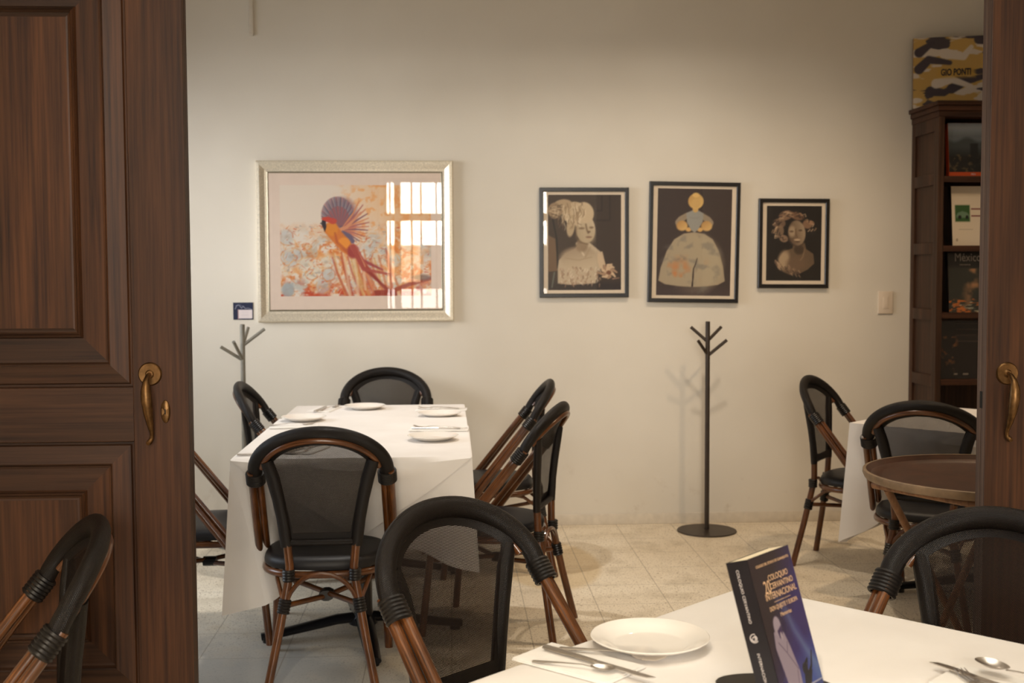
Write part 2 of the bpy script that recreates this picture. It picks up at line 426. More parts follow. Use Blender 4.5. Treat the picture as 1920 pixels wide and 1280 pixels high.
for a in ((XL, -.88, 0, ZC), (1.33, XR, 0, ZC), (-.88, 1.33, 0, .9), (-.88, 1.33, 2.7, ZC)):
    box(b, a[0], a[1], -3.15, -3.0, a[2], a[3])
struct(obj('wall_front', b, M['wall'], smooth=False))
b = BM()   # wall between the two rooms, with the wide doorway
for a in ((XL, -1.50, 0, ZC), (2.18, XR, 0, ZC), (-1.60, 2.28, 2.36, ZC)):
    box(b, a[0], a[1], 2.752, 2.87, a[2], a[3])
struct(obj('wall_partition', b, M['wall'], smooth=False))
struct(obj('baseboard_back', box(BM(), XL, 2.53, WY - .008, WY - .0005, 0, .06, bev=.003), M['trim']))
# windows: street window behind the camera (mirrored in the picture glass), side window of the far room
b = BM(); y = -3.07
for x0, x1, z0, z1 in ((-.85, 1.33, .9, .96), (-.85, 1.33, 2.64, 2.7), (-.88, -.84, .9, 2.7), (1.31, 1.33, .9, 2.7), (-.85, 1.33, 2.13, 2.23), (-.745, -.655, .9, 2.7), (.75, .85, .9, 2.7)):
    box(b, x0, x1, y - .03, y + .03, z0, z1)
for x in (-.80, -.51, -.385, -.18, .03, .28, .53, 1.0, 1.2): box(b, x - .012, x + .012, y - .01, y + .01, .9, 2.7)
struct(obj('window_1', b, M['door_v'], smooth=False))
b = BM()
for y0, y1, z0, z1 in ((3.45, 6.05, .6, .66), (3.45, 6.05, 2.24, 2.3), (3.45, 3.51, .6, 2.3), (5.99, 6.05, .6, 2.3), (4.7, 4.76, .6, 2.3)):
    box(b, XL - .1, XL - .04, y0, y1, z0, z1)
struct(obj('window_2', b, M['door_v'], smooth=False))

# ------------------------------------------------------------------ the two door leaves
def raised_panel(bm, x0, x1, z0, z1, yf, prof, mi):
    """mitred panel: rings of (inset, depth behind the face) and a flat field"""
    rings = []
    for ins, dep in prof:
        rings.append([bm.verts.new(p) for p in ((x0 + ins, yf + dep, z0 + ins), (x1 - ins, yf + dep, z0 + ins), (x1 - ins, yf + dep, z1 - ins), (x0 + ins, yf + dep, z1 - ins))])
    for a, b_ in zip(rings, rings[1:]):
        for k in range(4):
            f = bm.faces.new((a[k], a[(k + 1) % 4], b_[(k + 1) % 4], b_[k])); f.material_index = mi[1] if k in (0, 2) else mi[0]
    f = bm.faces.new(rings[-1]); f.material_index = mi[0]
def door(name, x0, x1, ztop, yf=2.70, th=.045):
    bm = BM(); st = .125
    # stiles, rails (back half is one slab)
    box(bm, x0, x1, yf + .022, yf + th, .012, ztop, 0)
    box(bm, x0, x0 + st, yf, yf + .022, .012, ztop, 0, .0015); box(bm, x1 - st, x1, yf, yf + .022, .012, ztop, 0, .0015)
    rails = ((.012, .43), (1.008, 1.132), (2.10, ztop))
    for z0, z1 in rails: box(bm, x0 + st, x1 - st, yf, yf + .022, z0, z1, 1, .0015)
    prof = [(0, .0), (.002, .011), (.007, .011), (.010, .007), (.046, .002), (.050, .001), (.053, .003), (.057, .012), (.062, .013), (.112, .014), (.115, .008), (.119, .012), (.122, .009), (.126, .014), (.131, .016), (.135, .015)]
    for z0, z1 in ((.43, 1.008), (1.132, 2.10)):
        raised_panel(bm, x0 + st, x1 - st, z0, z1, yf, prof, (0, 1))
    o = obj(name, bm, [M['door_v'], M['door_h'], M['door_edge']], smooth=False)
    for p in o.data.polygons:       # the narrow closing edge
        if abs(p.normal.x) > .9 and p.area > .02 and abs(p.center.x - (x1 if name == 'door_1' else x0)) < .003: p.material_index = 2 if name == 'door_2' else 0
    return struct(o)
d1 = door('door_1', -1.56, -.597, 2.42); d2 = door('door_2', 1.262, 2.225, 2.42)
def pull(par, x, z, mir=1):
    """round rose with a drop pull that ends in a curled tip"""
    b = BM(); lathe(b, [(0, .007), (.007, .007), (.010, .004), (.024, .0045), (.0262, .002), (.027, 0), (0, 0)], 40)
    for v in b.verts: v.co = Vector((v.co.x, -v.co.z, v.co.y))
    bmesh.ops.reverse_faces(b, faces=b.faces)
    o = obj('handle_rose', b, M['brass'], par, loc=(x, 2.6995, z)); 
    b = BM(); P = [(0, -.004, .0), (0, -.020, -.004), (-.001, -.034, -.016), (0, -.040, -.034), (.001, -.041, -.055), (.003, -.037, -.085), (.005, -.029, -.110), (.006, -.021, -.128), (.005, -.014, -.138), (.003, -.012, -.147), (-.001, -.016, -.154), (-.003, -.021, -.156)]
    P = [(a * mir, b_, c) for a, b_, c in P]
    tube(b, P, [.005, .006, .0075, .0115, .0125, .0105, .0078, .0052, .0044, .005, .0062, .005], 14)
    obj('handle', b, M['brass'], par, loc=(x, 2.6995, z))
pull(d1, -.683, 1.162); pull(d2, 1.313, 1.146, -1)
b = BM(); lathe(b, [(0, .004), (.008, .0042), (.0105, .002), (.011, 0), (0, 0)], 32, sy=2.4)
for v in b.verts: v.co = Vector((v.co.x, -v.co.z, v.co.y))
bmesh.ops.reverse_faces(b, faces=b.faces)
box(b, -.0014, .0014, -.0046, -.0038, -.006, .006, 1); 
obj('keyhole_plate', b, [M['brass'], M['dark']], d1, loc=(-.650, 2.6995, 1.076))
obj('lock_slot', box(BM(), -.0008, .0008, -.006, .006, -.02, .02), M['dark'], d2, loc=(1.2618, 2.722, 1.082))

# ================================================================== chairs
def hoop(t, a=.218, b=.138, back=0.0):
    s = math.sin(t); return Vector((a * math.cos(t), -.190 - .095 * s ** 1.15 - back, .735 + b * s))
ROD0 = Vector((0, .125, .335))        # lower end of the hoop rods (x added)
def make_chair(label):
    t = thing('bistro_chair', label, 'chair')
    # --- seat
    bm = BM(); N = 48
    def outline(k, f=1.0, e=2.6):
        a = 2 * PI * k / N; c, s = math.cos(a), math.sin(a)
        return (.213 * f * math.copysign(abs(c) ** (2 / e), c), .205 * f * math.copysign(abs(s) ** (2 / e), s) + .005)
    prof = [(.0, .440), (.55, .441), (.86, .440), (.95, .434), (.985, .424), (1.0, .412), (.985, .401), (.9, .397), (0, .397)]
    rings = []
    for f, z in prof:
        rings.append([bm.verts.new((0, .005, z))] if f == 0 else [bm.verts.new((*outline(k, f), z)) for k in range(N)])
    for A, B in zip(rings, rings[1:]):
        for k in range(N):
            q = []
            for v in (A[k % len(A)], B[k % len(B)], B[(k + 1) % N % len(B)], A[(k + 1) % N % len(A)]):
                if v not in q: q.append(v)
            if len(q) > 2: bm.faces.new(q)
    bmesh.ops.recalc_face_normals(bm, faces=bm.faces)
    obj('seat', bm, M['vinyl'], t)
    obj('seat_frame', tube(BM(), [(*outline(k, .975), .385) for k in range(N)], .0125, 10, closed=True), M['rattan'], t)
    # --- double hoop rods on each side, capped at the lower end
    for s in (1, -1):
        for off, bk in ((.0125, .008), (-.0105, -.008)):
            lo = Vector((s * (.229 + off), ROD0.y - bk * 1.0, ROD0.z - bk * .8)); hi = Vector((s * (.217 + off), -.190 - bk, .735))
            pts = [lo.lerp(hi, k / 8) for k in range(9)]
            obj('hoop_rod', tube(BM(), pts, .0132, 12), M['rattan'], t)
        lo = Vector((s * .231, ROD0.y, ROD0.z)); d = (Vector((s * .217, -.19, .735)) - lo).normalized()
        obj('rod_cap', tube(BM(), [lo - d * .012, lo - d * .008, lo + d * .03], [.012, .0145, .0152], 14, flat=(1.65, 1.1), side=(1, .35, 0)), M['cap'], t)
        c = hoop(0 if s > 0 else PI) + d * -.028
        obj('cord_binding', ring_bands(BM(), c, d, .0185, 6, .0085, .0052, (1.5, 1.12), (1, .2, 0)), M['wrap'], t)
    # --- textile cover round the top of the hoop
    pts = []
    d = (Vector((0, -.19, .735)) - ROD0).normalized()
    pts.append(hoop(0) - d * .016)
    K = 40
    pts += [hoop(PI * k / K) for k in range(K + 1)]
    pts.append(hoop(PI) - d * .016)
    bm = tube(BM(), pts, .0200, 18, flat=(1.22, .95), side=lambda i, p: (p.x, 0, (p.z - .735) * 1.6 + .02 if p.z > .735 else 0.001))
    obj('hoop_cover', bm, M['textile'], t)
    # --- inner rattan hoop seen from behind
    obj('back_frame', tube(BM(), [hoop(R(8) + R(164) * k / 36, .194, .116, .014) for k in range(37)], .0098, 12), M['rattan'], t)
    # --- posts of the back, wrapped in textile, and the bottom bar
    for s in (1, -1):
        obj('back_post', tube(BM(), [(s * .1150, -.213, .488), (s * .127, -.216, .58), (s * .140, -.221, .65), (s * .158, -.228, .725), (s * .176, -.234, .775)], [.0175, .0175, .018, .019, .016], 12, flat=(1.15, .85), side=(1, 0, 0)), M['textile'], t)
    obj('lower_bar', tube(BM(), [(x, -.212 - .004 * (1 - (x / .115) ** 2), .500) for x in (-.115, -.06, 0, .06, .115)], .0115, 10), M['textile'], t)
    # --- sling: dense border and see-through mesh
    out = [(-.114 + .228 * k / 12, .498) for k in range(13)]
    out += [(.114 + (.160 - .114) * k / 8, .498 + (.725 - .498) * k / 8) for k in range(1, 9)]
    out += [(.206 * math.cos(a), .735 + .128 * math.sin(a)) for a in [PI * k / 26 for k in range(1, 26)] if abs(math.cos(a)) < .93]
    out += [(-.160 + (.160 - .114) * k / 8, .725 - (.725 - .498) * k / 8) for k in range(0, 8)]
    def yp(z):
        s_ = min(1, max(0, (z - .735) / .14)); return -.204 - .018 * (z - .53) / .2 - .068 * s_ ** 1.15
    def yo(x, z):          # edge height of the cloth: on the posts below, on the hoop above
        if z <= .73: return yp(z)
        s_ = min(1, (z - .735) / .128); k = min(1, (z - .73) / .035)
        return yp(z) * (1 - k) + (-.182 - .095 * max(0, s_) ** 1.15) * k
    cz = .685; n = len(out)
    def rim(f):
        r_ = []
        for x, z in out:
            z2 = cz + (z - cz) * f; g = max(0, (f - .6) / .4); r_.append(Vector((x * f, yp(z2) * (1 - g) + yo(x, z) * g - .003 * (1 - f), z2)))
        return r_
    def ringmesh(fs):
        bm = BM(); uvl = bm.loops.layers.uv.verify(); rs = []
        for f in fs: rs.append([bm.verts.new(p) for p in (rim(f) if f > 0 else [Vector((0, yp(cz) - .003, cz))])])
        for A, B in zip(rs, rs[1:]):
            for k in range(n):
                k2 = (k + 1) % n; q = []
                for v in (A[k], A[k2], B[k2 % len(B)], B[k % len(B)]):
                    if v not in q: q.append(v)
                fc = bm.faces.new(q)
                for lp in fc.loops: lp[uvl].uv = (lp.vert.co.x, lp.vert.co.z)
        return bm
    obj('sling_border', ringmesh([1.0, .94, .89, .845, .83]), M['textile'], t)
    obj('mesh_panel', ringmesh([.835, .6, .4, .2, 0]), M['mesh'], t)
    # --- legs
    for s in (1, -1):
        obj('leg', tube(BM(), [(s * .182, -.292, .0), (s * .142, -.252, .20), (s * .108, -.219, .385), (s * .106, -.215, .42), (s * .114, -.213, .50)], .0145, 12), M['rattan'], t)
        obj('leg', tube(BM(), [(s * .208, .222, .0), (s * .188, .180, .40)], .0145, 12), M['rattan'], t)
        for (p, ax, c_) in (((s * .110, -.220, .392), (0, 0, 1), 3), ((s * .124, -.234, .292), (-s * .18, .17, 1), 4)):
            obj('cord_binding', ring_bands(BM(), p, ax, .0158, c_ + 1, .0095, .0058), M['wrap'], t)
        obj('side_brace', tube(BM(), [(s * .125, -.232, .30), (s * .155, -.15, .365), (s * .17, -.03, .395), (s * .188, .08, .365), (s * .193, .19, .30)], .0075, 8), M['rattan'], t)
    obj('arch_brace', tube(BM(), [(.118 * -math.cos(PI * k / 12), -.236, .292 + .108 * math.sin(PI * k / 12) ** 1.2) for k in range(13)], .0078, 8), M['rattan'], t)
    for s in (1, -1):
        obj('stretcher', tube(BM(), [(s * .12, -.225, .292), (0, -.03, .275 + s * .006), (-s * .186, .19, .292)], .0095, 10), M['rattan'], t)
    obj('cord_binding', tube(BM(), [(0, -.055, .275), (0, -.03, .275), (0, -.005, .275)], .021, 10, flat=(1.3, .9), side=(1, 0, 0)), M['wrap'], t)
    return t

G1 = 'bistro chairs around the three dining tables'
# x, y, facing direction, label
CH = [
 (-.440, 4.105, (-.03, .999), 'bistro chair seen squarely from behind at the near end of the long table'),
 (-.345, 6.03, (0, -1), 'bistro chair at the far end of the long table, below the silver framed picture'),
 (.158, 4.585, (-.95, .32), 'bistro chair on the right side of the long table, nearer the camera'),
 (.185, 5.50, (-1, .02), 'bistro chair on the right side of the long table, nearer the back wall'),
 (-.705, 5.52, (.99, .02), 'bistro chair left of the long table, in front of the grey coat stand'),
 (-.915, 4.59, (.99, .03), 'bistro chair half hidden behind the edge of the left door leaf'),
 (.163, 2.350, (.69, -.724), 'bistro chair in the middle foreground at the left corner of the near table'),
 (.928, 2.180, (-.80, -.60), 'bistro chair cut off by the right photo edge, behind the near table'),
 (-.980, 2.300, (-.934, -.356), 'bistro chair in front of the left wooden door leaf, facing out of the photo'),
 (1.960, 5.420, (.82, -.57), 'bistro chair standing left of the hanging cloth corner at the right-hand table'),
 (1.955, 4.655, (.50, .866), 'bistro chair behind the round brown tray, seen from behind'),
]
chair = make_chair(CH[0][3]); chair['group'] = G1
for i, (x, y, f, lb) in enumerate(CH):
    o = chair if i == 0 else copy_tree(chair)
    o.location = (x, y, 0); o.rotation_euler = (0, 0, math.atan2(f[1], f[0]) - PI / 2)
    o['label'] = lb

# ================================================================== tables and cloths
def cloth_mesh(wx, wy, z, h, skirts=(1, 1, 1, 1), seed=0, point=.45, flare=.03, push=(), pts=None):
    """cloth over a rectangle wx by wy centred on the origin; skirts: -y, +x, +y, -x"""
    rn = random.Random(seed); bm = BM(); x, y = wx / 2, wy / 2; n = 34
    cs = [(-x, -y), (x, -y), (x, y), (-x, y)]; nr = [(0, -1), (1, 0), (0, 1), (-1, 0)]
    per = []        # position, outward, distance to next corner, skirt flags
    for e in range(4):
        a = Vector(cs[e]); b_ = Vector(cs[(e + 1) % 4]); L = (b_ - a).length
        for k in range(n):
            u = k / n; u = .5 - .5 * math.cos(PI * u) if True else u
            per.append((a.lerp(b_, u), e, u * L, L))
    ph = [rn.uniform(0, 6) for _ in range(12)]
    rows = 15; rings = []
    for j in range(rows + 1):
        v = j / rows; ring = []
        for (p, e, s, L) in per:
            ds = min(s, L - s); ce = e if s < L - s else (e + 1) % 4      # nearest corner index
            other = (e - 1) % 4 if s < L - s else (e + 1) % 4
            on = skirts[e]; both = on and skirts[other]
            cf = math.exp(-(ds / .075) ** 2) * (1 if both else 0)
            hh = h * (1 + (pts[ce] if pts else point) * max(0, 1 - ds / (.55 * h)) * (1 if both else 0))
            if not on:
                if skirts[other] and ds < 1e-6: hh = h
                else: hh = 0
            d = hh * v
            nn = Vector(nr[e]); cn = (Vector(nr[e]) + Vector(nr[other])).normalized() if ds < .25 and both else nn
            o_ = nn * (1 - cf) + cn * cf
            if o_.length: o_.normalize()
            wv = math.sin(s * 19 + ph[e]) * .5 + math.sin(s * 37 + ph[e + 4]) * .25 + math.sin(s * 9 + ph[e + 8]) * .5
            amp = .016 * v * (1 - cf) * min(1, ds / .05) * (1 if on else 0)
            pu = sum(am * math.exp(-((s - pc) / hw) ** 4) for (pe, pc, hw, am) in push if pe == e)
            fl = flare * (1 if not pu else max(0, 1 - pu * 12))
            out = .004 + fl * d + amp * wv * (1 if pu < .02 else .4) - pu * max(0, (d - .05) / (h - .05)) ** .8 + cf * .055 * d - (.05 * d * math.exp(-((ds - .12) / .06) ** 2) if both else 0)
            rr = .012; dz = d if v else 0
            q = p + o_ * out
            ring.append(bm.verts.new((q.x, q.y, z - dz - (.004 if j else 0))))
        rings.append(ring)
    m_ = len(per)
    topr = [bm.verts.new((p.x * .985, p.y * .985, z + .002)) for (p, e, s, L) in per]
    rings.insert(0, topr)
    for A, B in zip(rings, rings[1:]):
        for k in range(m_):
            k2 = (k + 1) % m_
            if (A[k].co - B[k].co).length < 1e-5 and (A[k2].co - B[k2].co).length < 1e-5: continue
            try: bm.faces.new((A[k], B[k], B[k2], A[k2]))
            except ValueError: pass
    # top with a slight waver
    bm.faces.new(topr)
    bmesh.ops.remove_doubles(bm, verts=bm.verts, dist=1e-5)
    return bm
def pedestal_table(loc, rz, wx, wy, label, rot_feet, group):
    t = thing('pedestal_table', label, 'table', loc, rz, group)
    obj('tabletop', box(BM(), -wx / 2 + .004, wx / 2 - .004, -wy / 2 + .004, wy / 2 - .004, .718, .7465, 0, .004), M['door_h'], t)
    obj('column', lathe(BM(), [(0, .05), (.055, .05), (.055, .07), (.038, .09), (.036, .12), (.036, .68), (.06, .70), (.12, .717), (0, .717)], 28), M['iron'], t)
    for k in range(4):
        a = R(rot_feet) + k * PI / 2; c, s = math.cos(a), math.sin(a)
        P = [(r * c, r * s, zz) for r, zz in ((.0, .075), (.10, .07), (.2, .052), (.3, .034), (.385, .022))]
        f = obj('foot', tube(BM(), P, [.034, .034, .032, .029, .026], 10, flat=(1.0, .55), side=(-s, c, 0)), M['iron'], t)
        obj('glide', lathe(BM(), [(0, 0), (.02, 0), (.02, .014), (0, .014)], 16, c=(.36 * c, .36 * s, 0)), M['cap'], f)
    return t
GT = 'cloth covered dining tables'
TW = .815
pedestal_table((-.3445, 4.485, 0), 0, TW, .85, 'near half of the long table, its black iron feet visible under the rear-view chair', -80, GT)
pedestal_table((-.3445, 5.345, 0), 0, TW, .85, 'far half of the long table, next to the back wall, covered in white cloth', 10, GT)
pedestal_table((.575, 1.75, 0), R(43), .80, .80, 'square table in the foreground carrying the dark blue book', 30, GT)
T3C = (2.30, 4.88)
pedestal_table((T3C[0], T3C[1], 0), R(43), .84, .84, 'square table at the right behind the round brown tray', 35, GT)
GC = 'white tablecloths'
cl = tag(obj('tablecloth', cloth_mesh(TW, .85, .750, .355, (0, 1, 1, 1), 3, push=((1, .57, .3, .09), (3, .30, .3, .09))), M['cloth'], loc=(-.3445, 5.345, 0)), 'white tablecloth on the half of the long table next to the back wall', 'tablecloth', GC)
cl = tag(obj('tablecloth', cloth_mesh(TW + .012, .86, .7535, .355, (1, 1, 0, 1), 5, pts=(.5, .12, 0, 0), push=((0, .33, .33, .31), (1, .52, .30, .10))), M['cloth'], loc=(-.3445, 4.487, 0)), 'white tablecloth on the near half of the long table, left corner hanging low', 'tablecloth', GC)
cl = tag(obj('tablecloth', cloth_mesh(.805, .805, .750, .355, (1, 1, 1, 1), 8, push=((1, .35, .32, .16), (2, .35, .32, .10))), M['cloth'], loc=(.575, 1.75, 0), rot=(0, 0, R(43))), 'white tablecloth under the dark blue book on the foreground table', 'tablecloth', GC)
cl = tag(obj('tablecloth', cloth_mesh(.845, .845, .750, .36, (1, 1, 1, 1), 11, point=.42, push=((2, .5, .3, .12), (3, .55, .28, .18))), M['cloth'], loc=(T3C[0], T3C[1], 0), rot=(0, 0, R(43))), 'white tablecloth on the right-hand table, corner hanging down in a point', 'tablecloth', GC)
# overlay hanging in a broad point at the near end of the long table
b = BM(); x0, x1, yf = -.757, .068, 4.049; n = 16
top = []; low = []
for k in range(n + 1):
    u = k / n; x = x0 + (x1 - x0) * u; d = .335 * (1 - abs(2 * u - 1))
    col = [b.verts.new((x, yf + .02, .7568)), b.verts.new((x, yf + .004, .7560))]
    for j in range(1, 9):
        v = j / 8; col.append(b.verts.new((x, yf - .010 + .27 * max(0, (d * v - .05) / .31) ** .8 * math.exp(-((u - .42) / .38) ** 4), .753 - d * v)))
    top.append(col)
for A, B in zip(top, top[1:]):
    for j in range(9):
        q = []
        for vv in (A[j], A[j + 1], B[j + 1], B[j]): q.append(vv)
        b.faces.new(q)
bmesh.ops.remove_doubles(b, verts=b.verts, dist=1e-5)
bk = [c[0] for c in top]
f1, f2 = b.verts.new((x1, 5.2, .7568)), b.verts.new((x0, 5.2, .7568))
b.faces.new(bk + [f1, f2])
tag(obj('table_topper', b, M['cloth']), 'thin white overlay hanging in a wide point at the long table\'s near end', 'table topper')

# ================================================================== crockery and cutlery
def plate_bm(r=.098):
    k = r / .098
    return lathe(BM(), [(0, .004), (.058 * k, .004), (.064 * k, .0055), (.075 * k, .012), (.090 * k, .0175), (.0965 * k, .0195), (.098 * k, .0185), (.096 * k, .0165), (.076 * k, .008), (.060 * k, .0005), (.056 * k, 0), (0, .001)], 56)
GP = 'white side plates'
p0 = None
for (x, y, z, s, lb) in ((.334, 1.945, .7525, 1.03, 'white china plate on the foreground table, left of the book'),
    (-.070, 4.47, .7585, 1.0, 'white china plate nearest to the camera on the long table, right side'),
    (-.052, 5.27, .7525, 1.0, 'white china plate on the long table, right side toward the far wall'),
    (-.410, 5.60, .7525, 1.0, 'white china plate in front of the far end chair on the long table'),
    (-.640, 5.12, .7585, 1.0, 'white china plate on the left side of the long table')):
    if p0 is None: o = p0 = obj('plate', plate_bm(), M['plate'])
    else: o = p0.copy(); COL.objects.link(o)
    o.location = (x, y, z); o.scale = (s, s, s); tag(o, lb, 'plate', GP)
def flatbar(bm, pts, wd, th, n=8): return tube(bm, pts, wd, n, flat=(1, th), side=(0, 1, 0))
def spoon_bm():
    b = BM(); flatbar(b, [(-.10, 0, .002), (-.08, 0, .003), (-.03, 0, .007), (.02, 0, .009), (.045, 0, .0055)], [.0065, .007, .004, .003, .003], .35)
    N = 20; rows = []
    for j in range(6):
        f = j / 5; r = []
        for k in range(N):
            a = 2 * PI * k / N; r.append(b.verts.new((.070 + .030 * f * math.cos(a), .019 * f * math.sin(a) * (1 + .15 * math.cos(a)), .001 + .0085 * f * f))) if f else None
        if f: rows.append(r)
    c = b.verts.new((.070, 0, .001))
    for k in range(N): b.faces.new((c, rows[0][k], rows[0][(k + 1) % N]))
    for A, B in zip(rows, rows[1:]):
        for k in range(N): b.faces.new((A[k], B[k], B[(k + 1) % N], A[(k + 1) % N]))
    bmesh.ops.solidify(b, geom=b.faces[:], thickness=.0006) if False else None
    return b
def fork_bm():
    b = BM(); flatbar(b, [(-.10, 0, .002), (-.08, 0, .003), (-.03, 0, .007), (.02, 0, .009), (.038, 0, .006)], [.0068, .0072, .004, .003, .004], .35)
    flatbar(b, [(.034, 0, .0065), (.045, 0, .003), (.058, 0, .002)], [.004, .0115, .0115], .10)
    for k in range(4):
        y = -.0095 + .0063 * k; tube(b, [(.056, y, .002), (.08, y, .0035), (.098, y * .95, .010)], [.0017, .0016, .0007], 6)
    return b
def knife_bm():
    b = BM(); flatbar(b, [(-.115, 0, .004), (-.09, 0, .004), (-.02, 0, .004), (-.005, 0, .004)], [.0075, .0085, .0065, .0055], .45)
    prof = [(-.005, -.0055), (.08, -.0085), (.103, -.006), (.112, .0045), (.08, .0055), (-.005, .0055)]
    for z in (.0035, .005):
        vs = [b.verts.new((x, y, z)) for x, y in prof]
        b.faces.new(vs if z > .004 else vs[::-1])
    b.verts.ensure_lookup_table(); n = len(prof); m0 = len(b.verts) - 2 * n
    for k in range(n):
        k2 = (k + 1) % n; b.faces.new((b.verts[m0 + k], b.verts[m0 + k2], b.verts[m0 + n + k2], b.verts[m0 + n + k]))
    return b
SRC = {}
def cutlery(kind, x, y, z, deg, label, pitch=0, s=1.0):
    if kind not in SRC: o = SRC[kind] = obj(kind, {'spoon': spoon_bm, 'fork': fork_bm, 'knife': knife_bm}[kind](), M['steel'])
    else: o = SRC[kind].copy(); COL.objects.link(o)
    o.location = (x, y, z); o.rotation_euler = (0, R(pitch), R(deg)); o.scale = (s, s, s)
    return tag(o, label, kind, 'table cutlery')
def napkin(x, y, z, deg, w_, l_, label):
    b = BM(); box(b, -l_ / 2, l_ / 2, -w_ / 2, w_ / 2, 0, .0022, 0, .0008)
    box(b, -l_ / 2 + .003, l_ / 2, -w_ / 2 + .004, w_ / 2 - .002, .0024, .0042, 0, .0008)
    o = obj('napkin', b, M['napkin'], loc=(x, y, z), rot=(0, 0, R(deg))); return tag(o, label, 'napkin', 'folded white napkins')
napkin(.203, 1.860, .7535, 137, .11, .19, 'folded white napkin under the cutlery, left of the foreground plate')
cutlery('fork', .262, 1.882, .759, -24, 'steel fork lying beside the foreground plate', 0, .92)
cutlery('knife', .232, 1.838, .759, -47, 'steel knife between fork and spoon, left of the foreground plate')
cutlery('spoon', .192, 1.828, .759, -25, 'small steel spoon on the napkin at the foreground table edge', 0, .70)
napkin(.835, 1.700, .7535, 133, .12, .19, 'folded white napkin at the lower right corner of the photo')
cutlery('knife', .815, 1.705, .759, 118, 'steel knife at the right of the foreground table, below the shiny spoon')
cutlery('fork', .800, 1.665, .759, 98, 'steel piece with its tip beside the right-hand knife, cut by the photo bottom', 0, .95)
cutlery('spoon', .872, 1.694, .7665, 122, 'shiny steel spoon lying on the knife near the lower right photo corner', -2, .95)
napkin(-.050, 4.755, .7585, -3, .10, .24, 'folded white napkin behind the plate nearest the camera on the long table')
cutlery('fork', -.060, 4.775, .7635, 165, 'steel fork behind the nearest plate on the long table, right side')
cutlery('knife', -.045, 4.745, .7635, -6, 'steel knife behind the nearest plate on the long table, right side')
napkin(-.045, 5.53, .7525, -3, .10, .24, 'folded white napkin at the far right corner of the long table')
cutlery('fork', -.060, 5.545, .7575, 168, 'steel fork at the far right corner of the long table')
cutlery('knife', -.040, 5.515, .7575, -4, 'steel knife at the far right corner of the long table')
napkin(-.600, 5.58, .7525, 80, .11, .22, 'folded white napkin at the far left corner of the long table')
cutlery('knife', -.615, 5.56, .7575, 82, 'dark-looking steel knife at the far left corner of the long table')
cutlery('fork', -.575, 5.58, .7575, 70, 'steel fork at the far left corner of the long table')
napkin(-.655, 4.90, .7585, 8, .10, .20, 'folded white napkin in front of the left-hand plate on the long table')
cutlery('fork', -.66, 4.915, .7635, 12, 'steel fork in front of the left-hand plate on the long table')
napkin(-.52, 4.24, .7585, 75, .11, .20, 'folded white napkin seen through the mesh of the rear-view chair')
cutlery('knife', -.53, 4.235, .7635, 62, 'steel knife seen through the mesh of the rear-view chair')
cutlery('spoon', -.50, 4.25, .7635, 78, 'steel spoon seen through the mesh of the rear-view chair')
cutlery('knife', -.635, 4.135, .7585, 8, 'steel knife at the near left corner of the long table')


# ================================================================== book on its little stand
th = R(17); Wd = Vector((.69, .724, 0)).normalized(); nb = Vector((-Wd.y, Wd.x, 0))
ub = nb * math.sin(th) + Vector((0, 0, 1)) * math.cos(th); bb = nb * math.cos(th) - Vector((0, 0, 1)) * math.sin(th)
mb = Matrix((Wd, bb, ub)).transposed().to_4x4(); mb.translation = Vector((.430, 1.675, .965))
BW, BT, BH = .127, .036, .2125
bk_ = thing('paperback_book', 'thick dark blue paperback standing on a black easel on the foreground table', 'book')
bk_.matrix_world = mb
obj('page_block', box(BM(), .0015, BW - .002, .0012, BT - .0012, -BH + .001, -.0008), M['paper'], bk_, False)
b = BM(); box(b, 0, BW, 0, .0008, -BH, 0); box(b, 0, BW, BT - .0008, BT, -BH, 0); box(b, -.0008, .0008, 0, BT, -BH, 0)
obj('cover', b, M['navy'], bk_, False)
p = Paint((0, 0, 127, 212), 110, 180, (40, 26, 36), 5)
k = np.clip((p.X * .9 + p.Y * .55 - 70) / 70, 0, 1); p.blend((52, 38, 104), k)
p.blend((64, 84, 160), np.clip((p.X * .5 + p.Y * 1.0 - 185) / 60, 0, 1))
p.stroke([(50, 60), (78, 110), (108, 168), (127, 196)], 3, 13, (98, 122, 168), 16, .5); p.stroke([(68, 60), (80, 120), (120, 180)], 2, 5, (120, 140, 176), 8, .3)
p.poly([(22, 112), (36, 108), (50, 118), (58, 140), (68, 178), (66, 205), (30, 205), (22, 160), (17, 134)], (158, 142, 158), 1.5)
p.ell(36, 106, 10.5, 15, (168, 152, 166), 1.5); p.poly([(33, 112), (46, 106), (46, 118), (40, 126), (35, 122)], (62, 44, 84), 1.5); p.ell(41, 121, 3, 6, (176, 160, 170), 1.2)
p.stroke([(28, 128), (44, 146), (66, 176)], .6, .6, (80, 64, 92), .8); p.stroke([(46, 146), (52, 132)], .6, .6, (80, 64, 92), .8); p.stroke([(62, 176), (54, 205)], .6, .6, (80, 64, 92), .8)
p.ell(84, 180, 8, 9, (24, 22, 34), 1.5); p.poly([(72, 205), (78, 188), (92, 184), (104, 186), (96, 198), (92, 205)], (24, 22, 34), 1.5); p.stroke([(90, 190), (104, 180), (114, 160)], 3.4, 1.4, (24, 22, 34), 1.2); p.stroke([(82, 176), (96, 168), (92, 178)], 3, 1, (24, 22, 34), 1.2)
p.blend((190, 186, 196), ((np.abs(p.Y - 204.5) < 1.0) & (p.X > 40)) * .8); p.blend((52, 66, 128), (p.Y > 206) * .9)
p.sheet('cover_print', BW - .001, BH - .001, M['gloss'], bk_, (BW / 2, -.0003, -BH / 2), gain=.8)
def bt(s_, size, x, z, mt=M['gold_ink'], sx=1, al='CENTER'): text('lettering', s_, size, mt, bk_, (x, -.0006, z), sx=sx, align=al, depth=.0001)
bt('COLEGIO DEL ESTADO DE GUANAJUATO', .0056, .068, -.0155, sx=.95)
